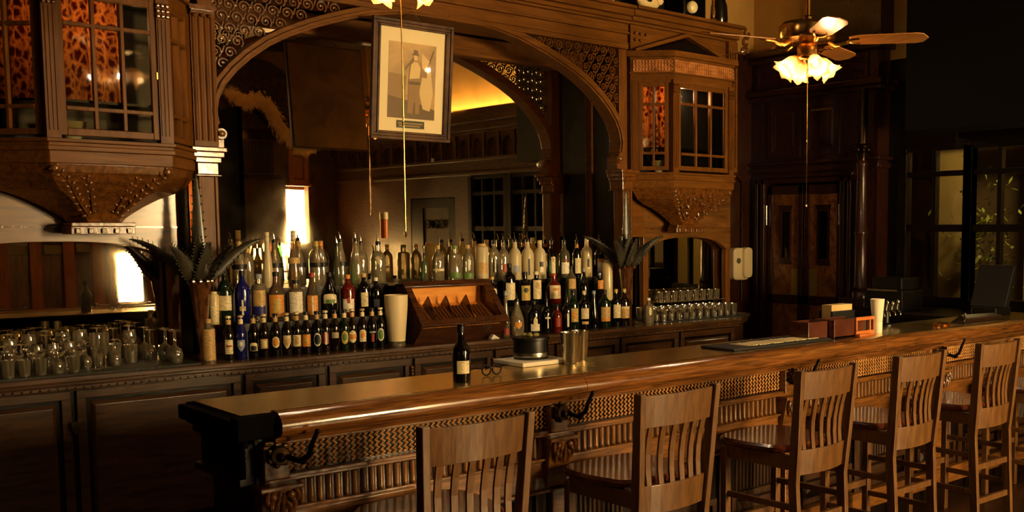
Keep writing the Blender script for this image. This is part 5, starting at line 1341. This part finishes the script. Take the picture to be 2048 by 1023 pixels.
# dispenser on back wall
t = thing('wall_dispenser', 'rounded cream plastic dispenser on the wall right of the tumblers', 'dispenser', (7.22, 6.62, 1.4))
mb = MB(); pts = []
def rr(x0, x1, z0, z1, r, y):
    out = []
    for cx, cz, a in ((x1 - r, z1 - r, 0), (x0 + r, z1 - r, PI / 2), (x0 + r, z0 + r, PI), (x1 - r, z0 + r, 1.5 * PI)):
        for k in range(5): out.append(Vector((cx + r * math.cos(a + k * PI / 8), y, cz + r * math.sin(a + k * PI / 8))))
    return out
mb.loft([rr(7.10, 7.32, 1.21, 1.51, .05, 6.70), rr(7.10, 7.32, 1.21, 1.51, .05, 6.60), rr(7.115, 7.305, 1.225, 1.495, .045, 6.585)]); mb.build('housing', WHITEP, t, smooth=True, bevel=.002)
mb = MB(); mb.loft([rr(7.20, 7.325, 1.225, 1.515, .04, 6.60), rr(7.21, 7.32, 1.235, 1.51, .035, 6.56)]); mb.build('cover', WHITEP, t, smooth=True)
mb = MB(); mb.lathe([(0, 6.578), (.026, 6.578), (.026, 6.59), (0, 6.59)], (7.155, 0, 1.39), 16, axis='Y'); mb.build('window', principled('smoked_dispenser_window', (96, 90, 70), .2), t, smooth=True)
mb = MB(); mb.tube([Vector((6.75, 6.68, 2.75)), Vector((6.82, 6.68, 2.55)), Vector((6.98, 6.68, 2.30)), Vector((7.2, 6.68, 2.18)), Vector((7.3, 6.68, 2.12)), Vector((7.30, 6.68, 1.0))], .006, 6)
tag(mb.build('wall_cable', IRON, smooth=True), 'dark cable drooping down the wall beside the right cabinet', 'cable')
for i, x in enumerate((6.86, 7.08)):
    mb = MB(); mb.lathe([(0, 0), (.012, 0), (.012, 1.9), (0, 1.9)], (x, 6.66, .3), 8); tag(mb.build('wall_pipe', DARKBRZ, smooth=True), ['slim upright pipe on the wall nearer the right cabinet', 'slim upright pipe on the wall nearer the burl doors'][i], 'pipe')

# ---- things on the bar top
ZT = 1.0625
wb = thing('wine_bottle', 'black wine bottle with a cream label standing on the metal bar top', 'bottle', (2.315, 3.66, ZT))
mb = MB(); mb.lathe([(r * .036, h * .232) for r, h in [(0, 0), (.95, 0), (1, .02), (1, .50), (.93, .60), (.6, .68), (.40, .73), (.37, .97), (.42, .975), (.42, 1), (0, 1)]], (2.315, 3.66, ZT), 24); mb.build('glass_body', G['black'], wb, smooth=True)
mb = MB(); LA0 = LA; LA = -PI / 2 - .35; label_patch(mb, 2.315, 3.66, .036, ZT + .062, .052, .75, 'rect'); LA = LA0; mb.build('paper_label', paper(CREAM), wb, smooth=True)
mb = MB(); mb.lathe([(.0145, .20), (.0150, .235), (0, .236)], (2.315, 3.66, ZT), 14); mb.build('capsule', paper(CREAM) if False else BLACKP, wb, smooth=True)
def rings(x, y, label):
    mb = MB()
    for dx, dz in ((-.026, 0), (.026, 0)):
        mb.tube([Vector((x + dx + .022 * math.cos(a), y, ZT + .026 + .022 * math.sin(a))) for a in [k * 2 * PI / 16 for k in range(17)]], .0035, 6)
    mb.tube([Vector((x - .006, y, ZT + .03)), Vector((x, y, ZT + .036)), Vector((x + .006, y, ZT + .03))], .003, 6)
    mb.tube([Vector((x - .048, y, ZT + .032)), Vector((x - .046, y + .06, ZT + .03)), Vector((x - .04, y + .11, ZT + .012))], .003, 6); mb.tube([Vector((x + .048, y, ZT + .032)), Vector((x + .046, y + .06, ZT + .03)), Vector((x + .04, y + .11, ZT + .012))], .003, 6)
    tag(mb.build('spectacles', BLACKP, smooth=True), label, 'spectacles')
rings(2.50, 3.72, 'pair of black round wire spectacles lying on the bar')
tb = thing('cutting_board', 'white cutting board overhanging the bar top under the black container', 'board', (2.90, 3.95, 1.063))
mb = MB(); mb.box(2.74, 3.0, 3.83, 4.06, 1.063, 1.083); mb.build('board', principled('white_board_plastic', (232, 222, 196), .4), tb, bevel=.004)
ac = thing('black_canister', 'round black lidded container with a steel band on the white board', 'container', (2.88, 3.96, 1.084))
mb = MB(); mb.lathe([(0, 0), (.078, 0), (.082, .01), (.080, .085), (.086, .088), (.086, .10), (.06, .105), (0, .105)], (2.875, 3.955, 1.084), 28); mb.build('body', BLACKP, ac, smooth=True)
mb = MB(); mb.lathe([(.0825, .012), (.0835, .02), (.0825, .03)], (2.875, 3.955, 1.084), 28); mb.build('steel_band', STEEL, ac, smooth=True)
mb = MB(); R = random.Random(9)
for k in range(7):
    mb = MB(); mb.blob((2.875 + .03 * math.cos(k), 3.955 + .03 * math.sin(k), 1.194), .014, .012, .008, 6, 4, Matrix.Rotation(k * .5, 3, 'Z')); tag(mb.build('fruit_wedge', principled('lime_wedge', (150, 140, 70), .4), smooth=True), 'small citrus wedge heaped on the black canister', 'fruit', 'citrus wedges on the canister')
for i, (x, y, s, lb) in enumerate(((2.985, 3.80, 1.15, 'largest steel mixing cup beside the white board'), (3.055, 3.86, .95, 'middle steel mixing cup of the three on the bar'), (3.125, 3.90, 1.08, 'right-hand steel mixing cup of the three on the bar'))):
    mb = MB(); mb.lathe([(0, 0), (.026 * s, 0), (.030 * s, .01), (.040 * s, .125 * s), (.042 * s, .128 * s), (.038 * s, .127 * s), (.028 * s, .012), (0, .01)], (x, y, ZT), 22)
    tag(mb.build('mixing_cup', STEEL, smooth=True), lb, 'cup', 'steel mixing cups')
bm_ = thing('bar_mat', 'long black rubber bar mat with two pale printed strips', 'mat', (4.25, 3.70, ZT))
mb = MB(); mb.box(3.86, 4.66, 3.58, 3.82, ZT, ZT + .014); mb.build('rubber', BLACKR, bm_, bevel=.005)
for (a, b) in ((4.02, 4.30), (4.32, 4.60)):
    mb = MB(); k = 0; R = random.Random(int(a * 10)); x = a
    while x < b:
        w_ = R.uniform(.006, .016); mb.box(x, x + w_, 3.615 + R.uniform(0, .012), 3.765 - R.uniform(0, .02), ZT + .014, ZT + .016); x += w_ + .004
    mb.build('printed_strip', principled('pale_print', (244, 224, 168), .5), bm_)
RB = noisy('red_brown_box_wood', (70, 32, 18), (98, 48, 26), .3, (2, 2, 2), 5, coat=.4); OB = noisy('orange_box_wood', (190, 104, 44), (210, 124, 58), .35, (2, 2, 2), 5, coat=.3)
b1 = thing('wooden_caddy', 'red-brown wooden box on the bar, left of the orange fronted one', 'box', (4.64, 3.70, ZT))
mb = MB(); mb.box(4.53, 4.70, 3.64, 3.655, ZT, 1.165); mb.box(4.53, 4.70, 3.76, 3.775, ZT, 1.165); mb.box(4.53, 4.545, 3.655, 3.76, ZT, 1.165); mb.box(4.685, 4.70, 3.655, 3.76, ZT, 1.165); mb.box(4.545, 4.685, 3.655, 3.76, ZT, ZT + .02); mb.build('box', RB, b1, bevel=.003)
MB().box(4.55, 4.68, 3.66, 3.755, ZT + .02, 1.155).build('cards', principled('dark_card_stack', (40, 22, 16), .6), b1)
b2 = thing('wooden_caddy', 'reddish wooden box on the bar with a bright orange slotted front', 'box', (4.88, 3.66, ZT))
mb = MB(); mb.box(4.71, 4.99, 3.60, 3.615, ZT, 1.17); mb.box(4.71, 4.99, 3.73, 3.745, ZT, 1.17); mb.box(4.71, 4.725, 3.615, 3.73, ZT, 1.17); mb.box(4.71, 4.99, 3.60, 3.745, ZT, ZT + .015); mb.build('box', RB, b2, bevel=.003)
mb = MB(); mb.box(4.90, 5.08, 3.585, 3.60, ZT, 1.095); mb.box(4.90, 5.08, 3.585, 3.60, 1.155, 1.175); mb.box(4.90, 4.912, 3.585, 3.60, 1.095, 1.155); mb.box(5.03, 5.042, 3.585, 3.60, 1.095, 1.155); mb.box(5.068, 5.08, 3.585, 3.60, 1.095, 1.155); mb.box(4.90, 5.02, 3.56, 3.585, ZT, 1.08)
mb.build('slotted_front', OB, b2, bevel=.003)
MB().box(4.92, 5.06, 3.61, 3.72, ZT, 1.15).build('compartment', noisy('dark_slats', (50, 26, 14), (84, 44, 22), .5, (60, 1, 1), 4), b2)
nc = thing('napkin_holder', 'black napkin holder with cream napkins behind the orange fronted box', 'napkin holder', (5.02, 3.80, ZT))
mb = MB(); mb.box(4.90, 5.12, 3.76, 3.772, ZT, 1.20); mb.box(4.90, 5.12, 3.848, 3.86, ZT, 1.20); mb.box(4.90, 5.12, 3.772, 3.848, ZT, ZT + .01); mb.build('holder', BLACKP, nc)
MB().box(4.91, 5.11, 3.774, 3.846, ZT + .01, 1.235).build('napkins', noisy('cream_napkins', (220, 192, 130), (190, 160, 100), .8, (1, 60, 1), 3, bump=.2), nc)
t = thing('straw_cup', 'tall white tapered cup beside the orange fronted box', 'cup', (5.18, 3.64, ZT))
mb = MB(); mb.lathe([(0, 0), (.031, 0), (.032, .065), (.030, .067), (.031, .07), (.043, .205), (.040, .205), (0, .1)], (5.18, 3.64, ZT), 22); mb.build('cup', principled('white_cup_plastic', (240, 228, 196), .4), t, smooth=True)
mb = MB(); mb.tube([Vector((5.36, 3.74, ZT + .005)), Vector((5.345, 3.76, ZT + .10))], [.010, .013], 8); mb.tube([Vector((5.345, 3.76, ZT + .10)), Vector((5.34, 3.766, ZT + .125))], [.013, .006], 8)
tag(mb.build('beer_tap_handle', paper((214, 190, 110)), smooth=True), 'small pale yellow handle standing on the bar right of the white cup', 'tap handle')
tp = thing('soda_tap_tower', 'dark tap tower with small chrome knobs on the bar beyond the white cup', 'tap', (5.62, 3.9, ZT))
mb = MB(); mb.lathe([(0, 0), (.045, 0), (.045, .01), (.02, .02), (.02, .12), (0, .125)], (5.62, 3.88, ZT), 14); mb.box(5.50, 5.74, 3.86, 3.90, 1.16, 1.20); mb.build('tower', BLACKP, tp, smooth=True)
for k in range(4): mb = MB(); mb.blob((5.53 + .06 * k, 3.85, 1.205 + .008 * (k % 2)), .011, .011, .018); mb.tube([Vector((5.53 + .06 * k, 3.855, 1.20)), Vector((5.53 + .06 * k, 3.86, 1.165)), Vector((5.53 + .06 * k, 3.835, 1.15)), Vector((5.53 + .06 * k, 3.83, 1.13))], .006, 6); mb.build('tap_knob', STEEL, tp, smooth=True)
br = thing('brass_dish', 'small brass dish on the far end of the bar', 'dish', (5.86, 3.62, ZT))
mb = MB(); mb.lathe([(0, .004), (.05, .004), (.065, .02), (.068, .02), (.052, 0), (0, 0)], (5.86, 3.62, ZT), 22); mb.build('dish', BRASS, br, smooth=True)
pf = thing('leather_folder', 'dark red leather folder leaning low on the far end of the bar', 'folder', (6.35, 3.62, ZT))
mb = MB(); mb.loft([[Vector((6.08, 3.58, ZT)), Vector((6.62, 3.58, ZT)), Vector((6.62, 3.70, ZT)), Vector((6.08, 3.70, ZT))], [Vector((6.10, 3.60, ZT + .035)), Vector((6.60, 3.60, ZT + .03)), Vector((6.58, 3.66, ZT + .045)), Vector((6.16, 3.66, ZT + .055))]])
mb.build('cover', principled('dark_red_leather', (40, 20, 14), .4, coat=.3), pf, bevel=.008)
mb = MB(); mb.tube([Vector((6.09, 3.59, ZT + .02)), Vector((6.12, 3.60, ZT + .040)), Vector((6.18, 3.64, ZT + .058))], .006, 6); mb.build('trim_edge', STEEL, pf, smooth=True)
pr_ = thing('screen_terminal', 'dark slanted screen terminal on the far end of the bar before the windows', 'terminal', (6.9, 3.86, 1.0625))
mb = MB(); mb.prism([(6.85, 3.72, 1.12), (6.98, 3.72, 1.42), (7.02, 3.72, 1.42), (6.92, 3.72, 1.12)], (0, .28, 0)); mb.build('screen', principled('dark_terminal_back', (16, 14, 12), .5), pr_, bevel=.006)
mb = MB(); mb.box(6.80, 7.02, 3.76, 3.96, 1.0625, 1.125); mb.build('base', BLACKP, pr_, bevel=.01)
dk = thing('service_counter', 'low dark counter under the far windows', 'counter', (7.2, 4.5, 0)); MB().box(6.78, 7.50, 4.0, 5.15, 0, 1.0).build('body', W_BLACK, dk); MB().box(6.76, 7.50, 3.98, 5.17, 1.0, 1.04).build('top', W_BLACK, dk, bevel=.006)
cr_ = thing('cash_register', 'dark register with a chrome bar under the far windows', 'register', (7.0, 4.9, 1.04))
mb = MB(); mb.box(6.90, 7.20, 4.62, 4.98, 1.04, 1.20); mb.box(6.95, 7.2, 4.66, 4.94, 1.20, 1.30); mb.build('body', BLACKP, cr_, bevel=.01)
MB().box(6.885, 6.90, 4.66, 4.94, 1.255 - .06, 1.21).build('chrome_bar', STEEL, cr_)

# ---- objects on the cornice
ZK = 3.362
t = thing('cream_jug', 'cream jug lying on its side on the cornice, nearest the left', 'jug', (5.08, 6.08, ZK - .01))
mb = MB(); mb.lathe([(0, 0), (.05, .005), (.055, .03), (.055, .17), (.03, .20), (.02, .24), (0, .24)], (4.98, 6.02, 3.352 + .055), 18, axis='X'); mb.build('body', WHITEP, t, smooth=True)
t = thing('decoy_bird', 'pale carved bird decoy on the cornice above the pediment', 'decoy', (5.55, 6.06, ZK))
mb = MB(); mb.blob((5.55, 6.06, ZK + .05), .11, .05, .05, 14, 8); mb.build('body', principled('pale_decoy_paint', (226, 200, 140), .5), t, smooth=True)
mb = MB(); mb.blob((5.64, 6.03, ZK + .075), .035, .03, .035, 12, 7); mb.build('head', principled('pale_decoy_paint', (226, 200, 140), .5), t, smooth=True)
mb = MB(); mb.blob((5.647, 6.003, ZK + .08), .008, .006, .008); mb.blob((5.52, 6.012, ZK + .06), .03, .006, .015); mb.build('dark_markings', BLACKP, t, smooth=True)
t = thing('lantern', 'black lantern with a round pale lens on the cornice', 'lantern', (6.02, 6.05, ZK))
mb = MB(); mb.box(5.90, 6.16, 6.03, 6.22, ZK, ZK + .20); mb.build('body', IRON, t, bevel=.02)
mb = MB(); mb.lathe([(0, 5.985), (.035, 5.99), (.048, 6.005), (.048, 6.03)], (5.985, 0, ZK + .075), 20, axis='Y'); mb.build('lens', principled('pale_lens', (244, 226, 170), .15, coat=.8), t, smooth=True)  # lens is only pale in colour, emits nothing
t = thing('candlestick', 'turned tan candlestick on the cornice right of the lantern', 'candlestick', (6.27, 6.06, ZK))
mb = MB(); mb.lathe([(0, 0), (.035, 0), (.03, .02), (.012, .04), (.02, .08), (.012, .12), (.016, .30), (0, .30)], (6.27, 6.06, ZK), 16); mb.build('stem', W_RAIL, t, smooth=True)
t = thing('dark_jug', 'tall dark jug on the cornice at its right end', 'jug', (6.42, 6.14, ZK))
mb = MB(); mb.lathe([(0, 0), (.06, 0), (.075, .05), (.07, .16), (.04, .25), (.035, .34), (0, .34)], (6.42, 6.14, ZK), 20); mb.build('body', principled('dark_jug_glaze', (24, 18, 14), .15, coat=.6), t, smooth=True)
t = thing('black_crate', 'black case on the cornice behind the decoy and lantern', 'case', (5.75, 6.3, ZK))
MB().box(5.40, 6.30, 6.26, 6.45, ZK, ZK + .30).build('body', BLACKP, t, bevel=.01)

# ---- inside the cabinets
for (x, y, lb) in ((1.52, 5.90, 'pale bowl on the bottom shelf of the left curtained cabinet'), (5.62, 6.02, 'pale bowl on the bottom shelf of the right curtained cabinet')):
    mb = MB(); mb.lathe([(0, 0), (.03, 0), (.055, .05), (.075, .095), (.070, .095), (.03, .01), (0, .008)], (x, y, 2.116), 20); tag(mb.build('bowl', principled('pale_bowl_glaze', (206, 200, 160), .2, coat=.5), smooth=True), lb, 'bowl')

# ---- mounted hide seen only in the mirror, tube hanging on the mirror
ht = thing('mounted_hide', 'dark shaggy hide with pale fringe, reflected in the big mirror', 'hide', (0, 0, 0))
mb = MB()
for c, r in (((5.45, -.05, 3.52), (.42, .18, .28)), ((5.75, -.02, 3.3), (.36, .2, .35)), ((5.95, 0, 3.05), (.24, .16, .30)), ((5.30, 0, 3.35), (.28, .14, .16))): mb.blob(c, *r, 20, 12)
mb.build('hide', noisy('dark_brown_fur', (30, 20, 12), (74, 50, 26), .9, (9, 9, 9), 3, detail=8, bump=.8), ht, smooth=True)
mb = MB(); R = random.Random(6)
path = [(5.08, 3.33), (5.22, 3.24), (5.40, 3.30), (5.55, 3.20), (5.62, 3.02), (5.78, 2.85), (5.92, 2.72), (6.05, 2.76), (6.16, 2.86)]
for i in range(3200):
    t_ = R.uniform(0, len(path) - 1.001); k = int(t_); f = t_ - k
    x = path[k][0] * (1 - f) + path[k + 1][0] * f + R.gauss(0, .035); z = path[k][1] * (1 - f) + path[k + 1][1] * f + R.gauss(0, .035); y = .14 + R.uniform(-.05, .05)
    d = Vector((R.gauss(.2, .4), R.uniform(0, .5), R.gauss(-.8, .4))).normalized() * R.uniform(.05, .10); s_ = Vector((.010, 0, .003))
    mb.face([Vector((x, y, z)) - s_, Vector((x, y, z)) + s_, Vector((x, y, z)) + d])
mb.build('pale_fringe', noisy('tan_fur', (244, 206, 136), (252, 230, 180), .8, (5, 5, 5), 4), ht)
ht.scale = (PK, PK, PK); ht.location = (0, -2.4 + .3 * PK, 1.68 - 1.68 * PK)
t = thing('hanging_tube', 'slim white-capped orange tube hanging against the big mirror', 'tube', (3.50, 6.55, 1.62))
mb = MB(); mb.lathe([(0, .0), (.014, .0), (.014, .13), (0, .13)], (3.57, 6.555, 1.62), 12); mb.build('orange_body', principled('orange_tube', (206, 110, 46), .3), t, smooth=True)
mb = MB(); mb.lathe([(0, .13), (.016, .13), (.016, .175), (0, .18)], (3.57, 6.555, 1.62), 12); mb.build('white_cap', WHITEP, t, smooth=True)
tag(MB().box(XV - .09, XV - .08, .60, .67, 2.58, 2.63).build('price_card', paper(WHT)), 'small white card on the far frieze ledge, seen in the mirror', 'card')
